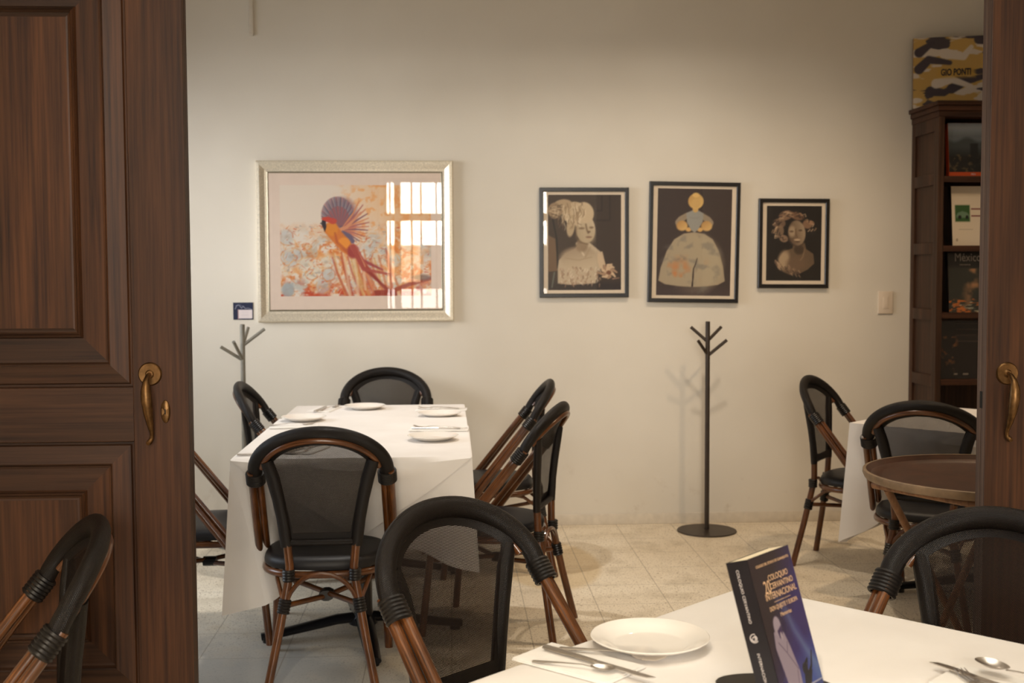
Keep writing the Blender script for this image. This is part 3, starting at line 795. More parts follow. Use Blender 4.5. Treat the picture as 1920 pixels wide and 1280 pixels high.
bt('20', .027, .036, -.049, sx=.75)
bt('COLOQUIO', .0125, .074, -.037, sx=.9); bt('CERVANTINO', .0125, .079, -.0495, sx=.9); bt('INTERNACIONAL', .0140, .071, -.0625, sx=.86)
bt('DON QUIJOTE Y EUROPA', .0095, .070, -.080, sx=.78); bt('Memorias', .0085, .070, -.0925)
b = BM(); box(b, .045, .095, -.0007, -.0005, -.0722, -.0716); obj('printed_rule', b, M['gold_ink'], bk_, False)
for s_, z, sz in (('COLOQUIO CERVANTINO', -.052, .0066), ('INTERNACIONAL 20', -.165, .0066)):
    t_ = text('lettering', s_, sz, M['white_ink'], bk_, (-.0012, .020, z), align='CENTER', depth=.0001)
    t_.rotation_euler = Matrix(((0, 0, -1), (0, -1, 0), (-1, 0, 0))).to_euler()
b = BM()
for a in range(3): tube(b, [(-.0012, .020 + (.0022 + .0022 * a) * math.cos(q), -.113 + (.0022 + .0020 * a) * math.sin(q)) for q in [R(a * 110) + R(14 * k) for k in range(19)]], .0007, 5)
obj('emblem', b, M['white_ink'], bk_)
st = thing('book_easel', 'small black easel with rounded feet holding the blue paperback', 'book stand', (.492, 1.742, .7525), R(-12))
b = BM(); lathe(b, [(0, 0), (1, 0), (1.02, .0018), (1, .0036), (0, .0036)], 48, sx=.088, sy=.046); obj('base', b, M['black'], st)


# ================================================================== coat stands
def coat_stand(loc, rz, mat, label, H, br):
    t = thing('coat_stand', label, 'coat stand', loc, rz, 'metal coat stands')
    obj('base', lathe(BM(), [(0, 0), (.158, 0), (.160, .003), (.158, .007), (.03, .010), (0, .010)], 56), mat, t)
    obj('pole', tube(BM(), [(0, 0, .008), (0, 0, H - .003), (0, 0, H)], [.0125, .0125, .010], 18), mat, t)
    for az, zr, dz, L in br:
        c, s = math.cos(R(az)), math.sin(R(az))
        obj('branch', tube(BM(), [(0, 0, zr), (c * L, s * L, zr + dz)], .0085, 12), mat, t)
    return t
coat_stand((1.377, 6.22, 0), 0, M['rack_brown'], 'dark brown metal coat stand against the bare wall below the framed figurine picture', 1.135,
           ((180 - 8, 1.025, .080, .090), (10, 1.03, .075, .078), (-150, .955, .078, .068), (-8, .950, .085, .102)))
coat_stand((-1.07, 6.10, 0), 0, M['rack_grey'], 'grey metal coat stand behind the long table, under the small blue card', 1.14,
           ((5, 1.03, .085, .112), (200, .955, .072, .112), (-110, .955, .10, .09), (75, 1.03, .09, .07)))

# ================================================================== pictures
def frame_bm(w_, h_, prof):
    """mitred frame; prof = (inset from the outer edge, y) loop; wall at y=0, front toward -y"""
    b = BM(); rings = []
    for ins, y in prof:
        X, Z = w_ / 2 - ins, h_ / 2 - ins
        rings.append([b.verts.new(p) for p in ((-X, y, -Z), (X, y, -Z), (X, y, Z), (-X, y, Z))])
    for A, B in zip(rings, rings[1:] + rings[:1]):
        for k in range(4): b.faces.new((A[k], A[(k + 1) % 4], B[(k + 1) % 4], B[k]))
    return b
def picture(name, cat, label, cx, cz, w_, h_, rot, prof, fmat, fr, matcol, _unused, paint, pw, ph_, pdx=0, pdz=0, dep=.03, group=None, lip=None):
    t = thing(name, label, cat, (cx, WY - .001, cz), 0, group); t.rotation_euler = (0, R(rot), 0)
    obj('frame', frame_bm(w_, h_, prof), fmat, t, smooth=False)
    if lip: obj('frame_lip', frame_bm(w_ - 2 * lip[0], h_ - 2 * lip[0], lip[1]), M['silver_lip'], t, smooth=False)
    obj('backing_board', box(BM(), -w_ / 2 + .006, w_ / 2 - .006, -.006, -.001, -h_ / 2 + .006, h_ / 2 - .006), M['black'], t, False)
    obj('mat_board', box(BM(), -w_ / 2 + fr - .004, w_ / 2 - fr + .004, -dep * .55, -dep * .5, -h_ / 2 + fr - .004, h_ / 2 - fr + .004), matcol, t, False)
    paint.sheet('print', pw, ph_, M['print'], t, (pdx, -dep * .56, pdz))
    b = BM(); box(b, -w_ / 2 + fr - .003, w_ / 2 - fr + .003, -dep * .72, -dep * .66, -h_ / 2 + fr - .003, h_ / 2 - fr + .003)
    obj('glass', b, M['glass'], t, False)
    return t
# --- bird painting
p = Paint((133, 80, 1643, 1195), 260, 192, (222, 208, 192), 7); rn = np.random.RandomState(4)
n1, n2, n3 = p.noise(260), p.noise(90), p.noise(40)
low = np.clip((p.Y - 420 + (p.X - 700) * .05) / 300, 0, 1); rgt = np.clip((p.X - 700) / 600, 0, 1)
p.blend((226, 178, 128), rgt * np.clip(1.3 - p.Y / 900, 0, 1) * .9)
p.blend((222, 150, 84), np.clip((n2 - .48) * 5, 0, 1) * low * .9)
p.blend((206, 110, 44), np.clip((n3 - .52) * 6, 0, 1) * low * .8)
p.blend((214, 208, 200), np.clip((n1 - .5) * 5, 0, 1) * low * .8)
p.blend((178, 178, 172), np.clip((p.noise(120) - .56) * 6, 0, 1) * low * .7)
p.blend((188, 60, 26), np.clip((p.noise(70) - .46) * 4, 0, 1) * np.clip((p.Y - 960) / 200, 0, 1) * .9)
p.blend((226, 138, 60), np.clip((p.noise(50) - .55) * 6, 0, 1) * np.clip((p.X - 650) / 300, 0, 1) * .5)
for k in range(44):     # pale blossoms with orange outlines
    x, y = rn.uniform(140, 1300), rn.uniform(600, 1150); r_ = rn.uniform(22, 78)
    if k < 4: x, y, r_ = ((240, 800, 105), (420, 960, 90), (560, 960, 60), (1060, 640, 80))[k]
    q = [(x + r_ * math.cos(a) * rn.uniform(.85, 1.1), y + r_ * math.sin(a) * rn.uniform(.85, 1.1)) for a in np.linspace(0, 6.28, 11)]
    p.ell(x, y, r_, r_, (218, 208, 190) if k % 3 else (188, 188, 186), r_ * .5, al=.7)
    [p.stroke(q[i:i + 3], 3, 7, ((204, 112, 40), (224, 156, 84), (196, 84, 34), (222, 190, 150))[(k + i) % 4], 12, .5) for i in range(0, 9, 2) if rn.rand() < .75]; p.ell(x + r_ * .2, y, r_ * .3, r_ * .25, (168, 150, 130), r_ * .3, al=.5)
for k in range(520):
    x, y = rn.uniform(140, 1640), rn.uniform(480, 1190); a = rn.uniform(-1.2, .9); L = rn.uniform(12, 60)
    p.stroke([(x, y), (x + L * math.cos(a), y + L * math.sin(a))], rn.uniform(2, 7), 1, ((206, 104, 40), (226, 160, 92), (236, 226, 210), (150, 140, 138), (190, 66, 36))[k % 5], 5, .6)
for k in range(26):    # flowing lower stems
    x = rn.uniform(560, 1250); p.stroke([(x, rn.uniform(700, 850)), (x + 40, 950), (x + rn.uniform(60, 170), 1190)], 8, 14, ((222, 200, 170), (196, 104, 60), (206, 150, 80), (176, 70, 48))[k % 4], 12, .6)
p.ell(205, 1130, 62, 75, (160, 166, 168), 22, al=.9)
p.ell(760, 360, 140, 150, (140, 104, 110), 60, al=.8)
for k in range(44):    # far wing, a grey-violet fan
    a = R(-158 + k * 3.6); L = 150 + 170 * math.sin(PI * min(1, (k + 8) / 46)) * (1 - .25 * (k / 44))
    x0, y0 = 740, 500; e = (x0 + L * math.cos(a) * .85, y0 + L * math.sin(a))
    p.stroke([(x0, y0), (x0 + L * .5 * math.cos(a) * .9, y0 + L * .5 * math.sin(a)), e], 12, 7, ((176, 92, 84), (128, 84, 98), (150, 104, 104), (96, 84, 100))[k % 4], 8, .8)
    p.stroke([(x0 + L * .72 * math.cos(a) * .85, y0 + L * .72 * math.sin(a)), e], 7, 3, ((118, 124, 140), (88, 88, 104), (150, 146, 150))[k % 3], 6, .75)
for k in range(15):    # near wing, spread primaries
    a = R(-62 + k * 7.5); L = 410 - k * 19; x0, y0 = 735, 545
    m1 = (x0 + L * .55 * math.cos(a + .12), y0 + L * .5 * math.sin(a)); e = (x0 + L * math.cos(a), y0 + L * .93 * math.sin(a) + 30)
    p.stroke([(x0, y0), m1, e], 13, 5, ((206, 132, 92), (168, 96, 92), (196, 116, 88), (128, 80, 92))[k % 4], 6, .9)
p.stroke([(690, 545), (800, 500), (880, 420), (940, 350)], 22, 6, (206, 140, 104), 8)
p.stroke([(720, 610), (760, 560), (820, 590), (850, 640)], 22, 26, (104, 90, 112), 10)
p.poly([(570, 540), (600, 460), (680, 455), (740, 540), (830, 640), (890, 760), (830, 800), (740, 740), (650, 640)], (206, 116, 48), 14)
p.ell(650, 520, 62, 70, (214, 132, 44), 20); p.ell(770, 660, 60, 55, (226, 142, 50), 18); p.ell(860, 745, 60, 70, (156, 58, 54), 22)
p.stroke([(680, 560), (700, 650), (790, 740)], 10, 16, (176, 84, 44), 10, .7)
p.ell(612, 425, 62, 26, (196, 66, 48), 8, 8); p.ell(660, 440, 40, 30, (190, 70, 56), 10)
p.poly([(552, 428), (590, 440), (596, 500), (580, 550), (558, 500), (545, 470)], (44, 36, 44), 6); p.ell(548, 462, 14, 8, (60, 54, 60), 4)
for k, (e, c) in enumerate((((1150, 930), (150, 52, 58)), ((1120, 1050), (190, 96, 76)), ((1180, 1130), (150, 56, 40)), ((1060, 1150), (210, 130, 84)), ((980, 1130), (222, 176, 140)), ((1230, 1150), (140, 44, 34)), ((1240, 980), (166, 70, 60)))):
    p.stroke([(860, 700), (960, 840 + k * 14), e], 26, 10, c, 12, .85)
p.poly([(1060, 1140), (1290, 1130), (1300, 1195), (1080, 1195)], (150, 52, 32), 14); p.stroke([(1290, 1130), (1420, 1080), (1640, 1020)], 22, 16, (160, 70, 44), 10, .9); p.ell(1550, 1010, 90, 30, (120, 100, 90), 20, al=.8)
sp_ = [(0, 0), (0, -.022), (.006, -.034), (.020, -.036), (.032, -.030), (.046, -.022), (.058, -.019), (.058, -.004), (.0, .0)][:-1]
big = picture('bird_picture', 'picture', 'large painting of a red and orange bird in a wide silver frame', -.5105, 1.5725, 1.060, .868, 0, sp_, M['silver'], .066, M['mat_pink'], None, p, .812, .598, .002, .004, .036, lip=(.0585, [(0, -.004), (0, -.021), (.004, -.023), (.008, -.021), (.008, -.004)]))
# --- clay bust, left
bp = [(0, 0), (0, -.022), (.003, -.025), (.019, -.025), (.022, -.022), (.022, 0)]
CR, DK = (206, 188, 160), (96, 76, 58)
p = Paint((150, 147, 905, 1130), 120, 156, (64, 52, 44), 3)
p.blend((46, 38, 38), np.clip((p.Y - 1020) / 60, 0, 1) * .8)
for q in ((640, 160, 790, 410), (650, 160, 705, 310)): p.stroke([(q[0], q[3]), (q[2], q[3]), (q[2], q[1])], 9, 9, (50, 41, 36), 8, .8)
p.poly([(150, 560), (225, 600), (250, 930), (150, 940)], (112, 88, 66), 6); p.stroke([(200, 400), (240, 600), (250, 900)], 8, 8, (34, 30, 28), 8); p.stroke([(215, 950), (190, 1100)], 9, 7, (96, 100, 90), 6)
p.poly([(380, 1075), (250, 1060), (250, 900), (262, 820), (330, 745), (430, 700), (470, 650), (580, 640), (640, 690), (700, 740), (725, 860), (660, 960), (640, 1060)], (190, 172, 146), 8)
p.ell(470, 800, 200, 120, (204, 186, 158), 30, shade=(-.3, -.8, (150, 128, 104)), al=.8)
p.ell(690, 830, 26, 90, (204, 180, 150), 10, -10)
p.stroke([(450, 650), (520, 770)], 14, 8, (216, 200, 174), 10, .8); p.stroke([(585, 690), (535, 790)], 10, 8, (166, 144, 116), 10, .7); p.stroke([(330, 800), (470, 820), (600, 790)], 5, 5, (160, 138, 110), 6, .6)
p.ell(500, 665, 62, 70, (140, 118, 92), 26, 10, .9)
p.ell(535, 495, 102, 150, CR, 10, -8, shade=(-.7, .1, (170, 150, 120)))
p.ell(590, 560, 50, 90, (178, 158, 128), 26, al=.5)
p.ell(430, 340, 128, 120, (196, 174, 142), 10, 20); p.ell(530, 330, 92, 110, (200, 178, 146), 12, -20); p.ell(300, 270, 110, 75, (176, 152, 120), 10, -12); p.ell(220, 310, 70, 82, (150, 126, 98), 12); p.ell(385, 470, 42, 110, (182, 160, 128), 10, 6)
rn = np.random.RandomState(2)
for k in range(80):
    a = rn.uniform(0, 6.28); r_ = rn.uniform(.2, 1); x, y = 400 + 190 * r_ * math.cos(a), 330 + 125 * r_ * math.sin(a)
    p.stroke([(x, y), (x + rn.uniform(-16, 16), y + 38), (x + rn.uniform(-26, 14), y + 72)], 5, 3, ((224, 206, 176), (120, 96, 70), (168, 142, 110))[k % 3], 6, .6)
for k in range(22): x = 190 + rn.uniform(-30, 60); y = 250 + rn.uniform(0, 130); p.stroke([(x, y), (x + 50, y + rn.uniform(-20, 20))], 5, 4, ((200, 176, 144), (84, 66, 50))[k % 2], 6, .7)
p.stroke([(455, 440), (490, 455)], 4, 4, (110, 88, 66), 6, .7); p.ell(497, 492, 30, 11, (120, 98, 74), 8, al=.85); p.ell(598, 484, 22, 11, (118, 96, 74), 8, al=.85); p.stroke([(540, 450), (552, 510), (566, 540)], 8, 10, (126, 104, 80), 8, .9); p.ell(572, 528, 17, 10, (112, 88, 66), 6); p.ell(572, 583, 32, 10, (136, 104, 82), 6); p.ell(568, 601, 24, 6, (190, 166, 134), 5)
p.stroke([(440, 480), (440, 590), (490, 640), (560, 655)], 7, 6, (112, 90, 66), 10, .7)
for k in range(120):
    x, y = rn.uniform(255, 690), rn.uniform(890, 1070); p.stroke([(x, y), (x + rn.uniform(-22, 22), y + rn.uniform(10, 34))], 7, 4, ((218, 202, 178), (140, 112, 90), (188, 164, 138), (166, 134, 108))[k % 4], 7, .65)
for a in range(0, 360, 40): p.stroke([(770, 935), (770 + 55 * math.cos(R(a - 52)), 935 + 60 * math.sin(R(a - 52))), (770 + (70 + a % 3 * 22) * math.cos(R(a - 30)), 935 + (74 + a % 5 * 9) * math.sin(R(a - 30)))], 22, 8, ((206, 178, 146), (168, 136, 108))[a // 40 % 2], 7)
p.ell(778, 950, 26, 22, (120, 80, 58), 8); p.stroke([(705, 740), (730, 860)], 8, 12, (200, 176, 146), 6); p.stroke([(820, 1015), (885, 1005)], 7, 4, (150, 118, 96), 6)
picture('portrait_picture', 'picture', 'black framed photograph of a pale clay bust, the left one of three', .7345, 1.5625, .491, .599, 0, bp, M['black'], .021, M['mat'], None, p, .402, .520, .002, .001, .025, 'black framed photographs of sculptures')
# --- plain ceramic doll in a bell skirt, middle
p = Paint((165, 130, 878, 1140), 120, 170, (62, 50, 46), 9)
p.blend((72, 58, 58), np.clip((p.Y - 1040) / 60, 0, 1) * .7)
sk = [(185, 1000), (205, 880), (260, 720), (330, 610), (420, 555), (520, 540), (620, 555), (700, 605), (760, 710), (805, 860), (825, 1000), (760, 1035), (640, 1052), (520, 1058), (380, 1052), (250, 1035)]
p.poly(sk, (168, 152, 126), 8)
ins = np.clip((1 - np.hypot((p.X - 505) / 330, (p.Y - 840) / 330)) * 4, 0, 1)
p.blend((186, 172, 144), ins * np.clip((p.X - 300) / 500, 0, 1) * .6)
p.blend((196, 118, 62), np.clip((p.noise(120) - .5) * 6, 0, 1) * np.clip((p.Y - 740) / 160, 0, 1) * (p.Y < 1045) * np.clip((690 - p.X) / 160, 0, 1) * np.clip((p.X - 205) / 30, 0, 1) * .75)
p.blend((120, 116, 108), np.clip((p.noise(70) - .56) * 6, 0, 1) * ins * .5)
p.stroke([(555, 785), (540, 840), (520, 890), (518, 960), (512, 1050)], 3, 8, (48, 34, 30), 4)
for s in (-1, 1):
    p.stroke([(520 + s * 75, 385), (520 + s * 130, 420), (520 + s * 150, 450)], 26, 34, (150, 134, 112), 8); p.ell(520 + s * 118, 480, 54, 48, (222, 184, 118), 12, shade=(-.5, -.6, (178, 134, 78))); p.ell(520 + s * 55, 515, 28, 20, (214, 170, 104), 8)
p.poly([(440, 360), (530, 320), (605, 360), (600, 440), (560, 510), (525, 545), (490, 520), (450, 450)], (152, 150, 142), 8)
p.stroke([(470, 400), (520, 410), (570, 400)], 3, 3, (128, 122, 112), 6, .5)
p.ell(528, 320, 28, 34, (204, 166, 102), 8)
p.ell(530, 248, 74, 72, (226, 190, 118), 8, shade=(-.5, -.5, (186, 146, 84))); p.ell(532, 268, 40, 46, (206, 168, 104), 10); p.ell(530, 190, 34, 22, (222, 184, 112), 8)
picture('figurine_picture', 'picture', 'black framed photograph of a ceramic doll in a wide bell skirt', 1.341, 1.562, .504, .661, 1.0, bp, M['black'], .021, M['mat'], None, p, .412, .586, .001, .001, .025, 'black framed photographs of sculptures')
# --- dark bust, right
p = Paint((185, 180, 868, 1118), 110, 150, (26, 20, 18), 12)
for (x, y, rx, ry, ro, c) in ((420, 300, 90, 60, -20, (140, 108, 84)), (560, 305, 90, 50, 15, (130, 96, 72)), (340, 400, 80, 62, 0, (122, 96, 76)), (340, 500, 60, 80, 10, (132, 108, 86)), (400, 590, 55, 45, 20, (150, 122, 98)), (690, 410, 60, 55, 20, (144, 110, 84)), (740, 390, 40, 26, 30, (168, 130, 100))): p.ell(x, y, rx, ry, c, 14, ro, .9)
for k in range(60):
    a = rn.uniform(2.3, 6.6); r_ = rn.uniform(.75, 1.1); x, y = 520 + 240 * r_ * math.cos(a), 460 + 190 * r_ * math.sin(a)
    p.stroke([(x, y), (x + 34 * math.sin(a + .6), y - 34 * math.cos(a + .6)), (x + 60 * math.sin(a), y - 30 * math.cos(a))], 7, 3, ((206, 178, 146), (40, 30, 26), (168, 138, 108), (50, 38, 32))[k % 4], 7, .75)
p.poly([(330, 940), (345, 840), (400, 750), (510, 710), (520, 640), (660, 640), (680, 720), (770, 780), (785, 900), (700, 980), (600, 1030), (480, 1045), (400, 1010)], (104, 84, 64), 10)
p.ell(400, 860, 70, 120, (176, 152, 122), 40, 12, .9); p.ell(560, 900, 120, 80, (112, 88, 68), 40, al=.7); p.stroke([(660, 720), (640, 820), (610, 860)], 7, 5, (150, 124, 98), 8, .7); p.ell(590, 730, 62, 60, (62, 48, 36), 24, al=.8)
p.ell(560, 520, 108, 160, (170, 148, 120), 12, -6, shade=(-.9, .1, (86, 66, 50)))
p.ell(500, 500, 44, 70, (188, 166, 136), 26, al=.7)
p.ell(495, 500, 26, 12, (104, 82, 62), 8); p.ell(604, 486, 24, 12, (92, 72, 54), 8); p.stroke([(545, 470), (550, 540), (562, 568)], 8, 12, (112, 88, 66), 8); p.ell(566, 605, 40, 12, (190, 164, 134), 6); p.ell(572, 628, 26, 8, (84, 60, 46), 6)
p.stroke([(455, 600), (500, 660), (580, 690), (650, 650)], 8, 8, (70, 54, 42), 12, .7)
for k in range(50):
    x = rn.uniform(270, 600); y = 860 + (x - 270) * .5 + rn.uniform(-30, 60); p.stroke([(x, y), (x + 20, y + 28)], 8, 4, ((176, 146, 118), (74, 56, 44), (130, 104, 82))[k % 3], 7, .7) if y < 1050 else None
picture('portrait_picture', 'picture', 'smallest black framed photograph, a dark clay bust with leafy hair, at the right', 1.897, 1.5545, .395, .493, .4, bp, M['black'], .021, M['mat'], None, p, .308, .412, .002, .001, .025, 'black framed photographs of sculptures')


# ================================================================== small things on the wall
p = Paint((315, 140, 640, 432), 66, 58, (32, 38, 66), 2)
p.poly([(400, 262), (628, 262), (628, 415), (400, 415)], (226, 214, 214), 6); p.blend((196, 150, 150), ((p.X > 385) & (p.X < 402) & (p.Y > 255)) * .8)
p.stroke([(345, 250), (365, 200), (390, 180), (420, 190), (450, 235), (480, 200), (510, 240), (560, 235), (620, 255)], 5, 4, (190, 190, 200), 5, .8); p.stroke([(350, 190), (420, 170), (500, 220)], 4, 3, (150, 152, 170), 5, .7)
for y in (305, 345, 365): p.blend((190, 180, 186), ((np.abs(p.Y - y) < 4) & (p.X > 450) & (p.X < 570)) * .6)
t = thing('title_card', 'small dark blue and white title card on the wall left of the bird painting', 'card', (-1.1215, WY, 1.1985))
obj('card', box(BM(), -.0535, .0535, -.003, -.0003, -.0465, .0465), M['navy'], t, False); p.sheet('card_print', .105, .091, M['print'], t, (0, -.0032, 0))
t = thing('light_switch', 'cream light switch plate on the wall left of the bookcase', 'light switch', (2.4225, WY, 1.2255))
obj('plate', box(BM(), -.041, .041, -.009, -.0003, -.062, .062, 0, .003), M['plastic'], t); obj('rocker', box(BM(), -.016, .016, -.0115, -.008, -.034, .034, 0, .002), M['plastic'], t)
t = thing('wall_conduit', 'thin painted cable conduit coming down the wall at the upper left', 'conduit', (-1.052, WY, 2.678))
obj('channel', box(BM(), -.011, .011, -.014, -.0003, 0, ZC - 2.679, 0, .002), M['conduit'], t)
obj('end_cap', box(BM(), -.012, .012, -.0155, -.0003, -.006, .012, 0, .002), M['conduit'], t)


# ================================================================== bookcase
X0, X1, YF, YB, ZT = 2.560, 3.30, 6.08, 6.425, 2.285
SZ = (.09, .455, .812, 1.166, 1.519, 1.883)
t = thing('bookcase', 'tall dark brown wooden bookcase with panelled side against the back wall', 'bookcase', (2.93, 6.25, 0))
def bx(*a, bev=0.0): return box(BM(), a[0] - 2.93, a[1] - 2.93, a[2] - 6.25, a[3] - 6.25, a[4], a[5], 0, bev)
b = bx(X0 + .012, X0 + .022, YF, YB, 0, ZT - .08)
for y0, y1 in ((YF, YF + .045), (YB - .045, YB)): box(b, X0 - 2.93, X0 + .012 - 2.93, y0 - 6.25, y1 - 6.25, 0, ZT - .08, 0, .002)
for z0, z1 in ((0, .1),) + tuple((z - .03, z + .03) for z in SZ[1:]) + ((ZT - .15, ZT - .08),): box(b, X0 - 2.93, X0 + .012 - 2.93, YF + .045 - 6.25, YB - .045 - 6.25, z0, z1, 0, .002)
obj('side_panel', b, M['shelf'], t)
obj('side_panel', bx(X1 - .022, X1, YF, YB, 0, ZT - .08), M['shelf'], t)
obj('back_panel', bx(X0 + .022, X1 - .022, YB - .012, YB, 0, ZT - .08), M['shelf'], t)
obj('face_stile', bx(X0 - .002, X0 + .030, YF - .018, YF, 0, ZT - .08, bev=.002), M['shelf'], t)
obj('face_stile', bx(X1 - .030, X1 + .002, YF - .018, YF, 0, ZT - .08, bev=.002), M['shelf'], t)
for z in SZ: obj('shelf', bx(X0 + .0225, X1 - .0225, YF + .001, YB - .0125, z - .016, z + .012), M['shelf_h'], t); 
for z in SZ: obj('shelf_edge', bx(X0 + .0305, X1 - .0305, YF - .018, YF + .0005, z - .018, z + .013, bev=.003), M['shelf_h'], t)
b = bx(X0 - .004, X1 + .004, YF - .022, YB, ZT - .08, ZT - .05, bev=.003); box(b, X0 - .012 - 2.93, X1 + .012 - 2.93, YF - .034 - 6.25, YB - 6.25, ZT - .05, ZT - .022, 0, .006); box(b, X0 - .022 - 2.93, X1 + .022 - 2.93, YF - .046 - 6.25, YB - 6.25, ZT - .022, ZT, 0, .004)
obj('cornice', b, M['shelf_h'], t)
def bookthing(label, x, y, z, w_, h_, th_, paint, spine, rz=0, lean=6, name='book', group='books standing in the bookcase'):
    t = thing(name, label, 'book', (x, y, z), R(rz), group); t.rotation_euler = (R(-lean), 0, R(rz))
    obj('pages', box(BM(), .002, w_ - .003, .002, th_ - .002, .003, h_ - .003), M['paper'], t, False)
    b = BM(); box(b, 0, w_, 0, .002, 0, h_); box(b, 0, w_, th_ - .002, th_, 0, h_); box(b, -.001, .002, 0, th_, 0, h_)
    obj('cover', b, spine, t, False); paint.sheet('cover_print', w_ - .001, h_ - .001, M['gloss'], t, (w_ / 2, -.0006, h_ / 2)); return t
# ochre camouflage-like cover on top
p = Paint((0, 0, 52, 38), 190, 140, (184, 148, 82), 31)
n1, n2 = p.noise(16, 5, 4), p.noise(14, 4.5, 4)
p.blend((200, 186, 168), np.clip((n2 - .54) * 22, 0, 1)); p.blend((70, 62, 66), np.clip((n1 - .57) * 26, 0, 1))
for q, c in (([(3, 17), (8, 12), (14, 13), (19, 14)], (66, 58, 64)), ([(9, 29), (16, 30), (22, 27)], (66, 58, 64)), ([(20, 28), (28, 24), (40, 21)], (66, 58, 64)), ([(3, 8), (10, 3)], (66, 58, 64)), ([(34, 2), (42, 4)], (66, 58, 64)), ([(16, 9), (26, 11), (30, 6)], (204, 190, 172)), ([(12, 25), (20, 23), (30, 27)], (204, 190, 172))): p.stroke(q, 2.6, 1.2, c, .7)
p.poly([(12.4, 17), (32, 17), (32, 22), (12.4, 22)], (190, 150, 72), 2, .9)
o = bookthing('large book with yellow, grey and white patterned cover on top of the bookcase', 2.535, 6.355, 2.2865, .52, .385, .035, p, M['tray_rim'], -14, 3, 'art_book', None)
text('lettering', 'GIO PONTI', .050, M['dark_ink'], o, (.222, -.0018, .190), sx=.62, depth=.0002, bold=.0016)
# orange landscape book
p = Paint((0, 0, 22, 29), 60, 80, (96, 104, 112), 33); p.blend((150, 158, 170), np.clip((7 - p.Y) / 6, 0, 1)); p.blend((52, 58, 60), np.clip((p.Y - 8 - 1.2 * np.sin(p.X * .5)) / 2, 0, 1) * .8); p.blend((28, 28, 28), np.clip((p.Y - 13) / 6, 0, 1)); p.blend((110, 90, 60), np.clip((p.noise(1.5) - .62) * 8, 0, 1) * (p.Y > 17) * .6); p.poly([(11, 11), (15, 11), (15, 22), (11, 22)], (22, 22, 24), .6, .7); p.blend((176, 70, 30), (p.Y > 26.6) * 1.0); p.poly([(19, 8), (22, 8), (22, 10.6), (19, 10.6)], (190, 74, 30), .3)
o = bookthing('orange-spined book with a misty hill photograph, on the highest shelf', 2.634, 6.10, 1.8955, .235, .285, .035, p, M['orange'])
text('lettering', 'MEX', .012, M['white_ink'], o, (.13, -.0018, .012), depth=.0002)
# cream book with a green car picture
p = Paint((0, 0, 24, 31), 60, 78, (206, 192, 172), 34); p.poly([(1.9, 9.8), (10.5, 9.8), (10.5, 18.5), (1.9, 18.5)], (50, 84, 44), .4); p.poly([(2.4, 15.6), (3.4, 13.9), (6, 13), (8.6, 13.6), (10.2, 15), (10, 16.4), (3, 16.6)], (96, 122, 98), .5); p.ell(4.6, 16.2, 1.0, 1.0, (24, 30, 24), .3); p.ell(8.8, 16.2, .9, 1.0, (24, 30, 24), .3); p.blend((120, 70, 70), ((np.abs(p.Y - 12) < .35) | (np.abs(p.Y - 15.4) < .35)) * (p.X > 11.2)); p.blend((170, 158, 140), (np.abs(p.Y - 22.6) < .25) * (p.X > 4) * (p.X < 12)); p.ell(2.6, 28, .6, .8, (150, 136, 118), .3)
bookthing('cream covered book with a small green car picture, on the second shelf', 2.658, 6.10, 1.5315, .225, .318, .03, p, M['dark_ink'])
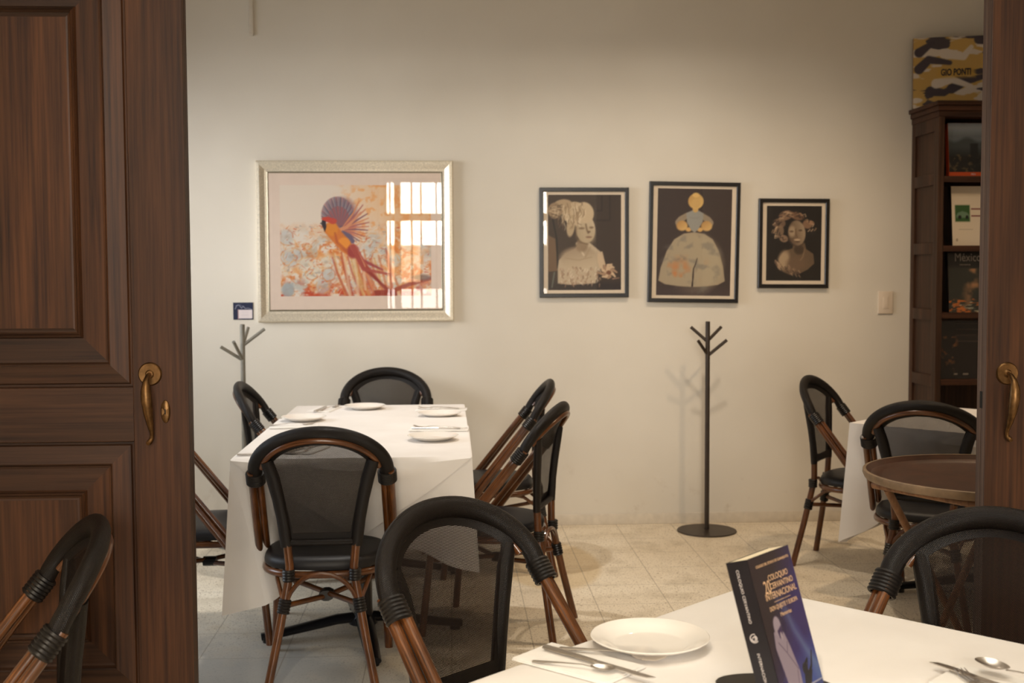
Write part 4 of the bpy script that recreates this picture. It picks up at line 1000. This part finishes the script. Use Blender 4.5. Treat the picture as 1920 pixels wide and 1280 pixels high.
# dark book
p = Paint((0, 0, 22, 32), 60, 84, (34, 32, 32), 35); p.poly([(0, 8.5), (22, 8.5), (22, 32), (0, 32)], (44, 44, 40), .3); p.blend((150, 110, 78), np.clip((p.noise(5) - .5) * 4, 0, 1) * np.exp(-((p.X - 13) / 5) ** 2) * (p.Y > 9)); p.blend((180, 100, 44), np.clip((p.noise(2.5, 1) - .56) * 8, 0, 1) * (p.Y > 25)); p.blend((150, 150, 130), np.clip((p.noise(3, .8) - .62) * 8, 0, 1) * (p.Y > 26))
o = bookthing('dark cover book with large pale title letters, on the third shelf', 2.646, 6.10, 1.1785, .235, .325, .03, p, M['dark_ink'])
text('lettering', 'M\u00e9xico', .062, M['grey_ink'], o, (.035, -.0018, .292), sx=.8, align='LEFT', depth=.0002); text('lettering', 'indom\u00e9xicos', .013, M['grey_ink'], o, (.062, -.0018, .255), sx=.9, align='LEFT', depth=.0002)
# very dark book low down
p = Paint((0, 0, 22, 30), 60, 80, (26, 20, 18), 36); p.blend((150, 92, 44), np.clip((p.noise(2.2) - .58) * 8, 0, 1) * np.exp(-((p.X - 6) / 4) ** 2 - ((p.Y - 14) / 8) ** 2)); p.blend((70, 56, 48), (np.abs(p.Y % 3 - 1.5) < .2) * (p.X > 10) * (p.Y < 12) * .7); p.blend((120, 110, 100), (np.abs(p.Y - 27.6) < .35) * (((p.X > 8) & (p.X < 10)) | ((p.X > 13) & (p.X < 16))))
bookthing('nearly black book with orange flowers, on the fourth shelf just above the table', 2.598, 6.10, .8245, .22, .312, .03, p, M['dark_ink'])


# ================================================================== tray on its stand
tc_ = (1.572, 3.325)
t = thing('folding_tray_stand', 'light wooden folding stand under the round brown tray', 'tray stand', (tc_[0], tc_[1], 0), R(28))
for dy in (-.14, .14):
    for s_ in (1, -1):
        obj('leg', tube(BM(), [(s_ * .27, dy + .012 * s_, .0), (-s_ * .26, dy + .012 * s_, .755)], .0115, 12), M['tanwood'], t)
for s_ in (1, -1): obj('top_bar', tube(BM(), [(s_ * .262, -.20, .762), (s_ * .262, .20, .762)], .013, 12), M['tanwood'], t)
obj('cross_bar', tube(BM(), [(.12, -.16, .18), (.12, .16, .18)], .009, 10), M['tanwood'], t)
t = thing('serving_tray', 'large round brown serving tray with a worn lighter rim, behind the right door', 'tray', (tc_[0], tc_[1], .7755), 0)
obj('tray_pan', lathe(BM(), [(0, .004), (.300, .004), (.312, .008), (.320, .012), (.334, .013), (.348, .026), (.352, .026), (.352, .022), (.345, .010), (.335, 0), (0, 0)], 96), M['tray'], t)
obj('rim', lathe(BM(), [(.3475, .0265), (.352, .0275), (.357, .0255), (.358, .016), (.352, .003), (.345, .0005), (.347, .011), (.3515, .022)], 96), M['tray_rim'], t)
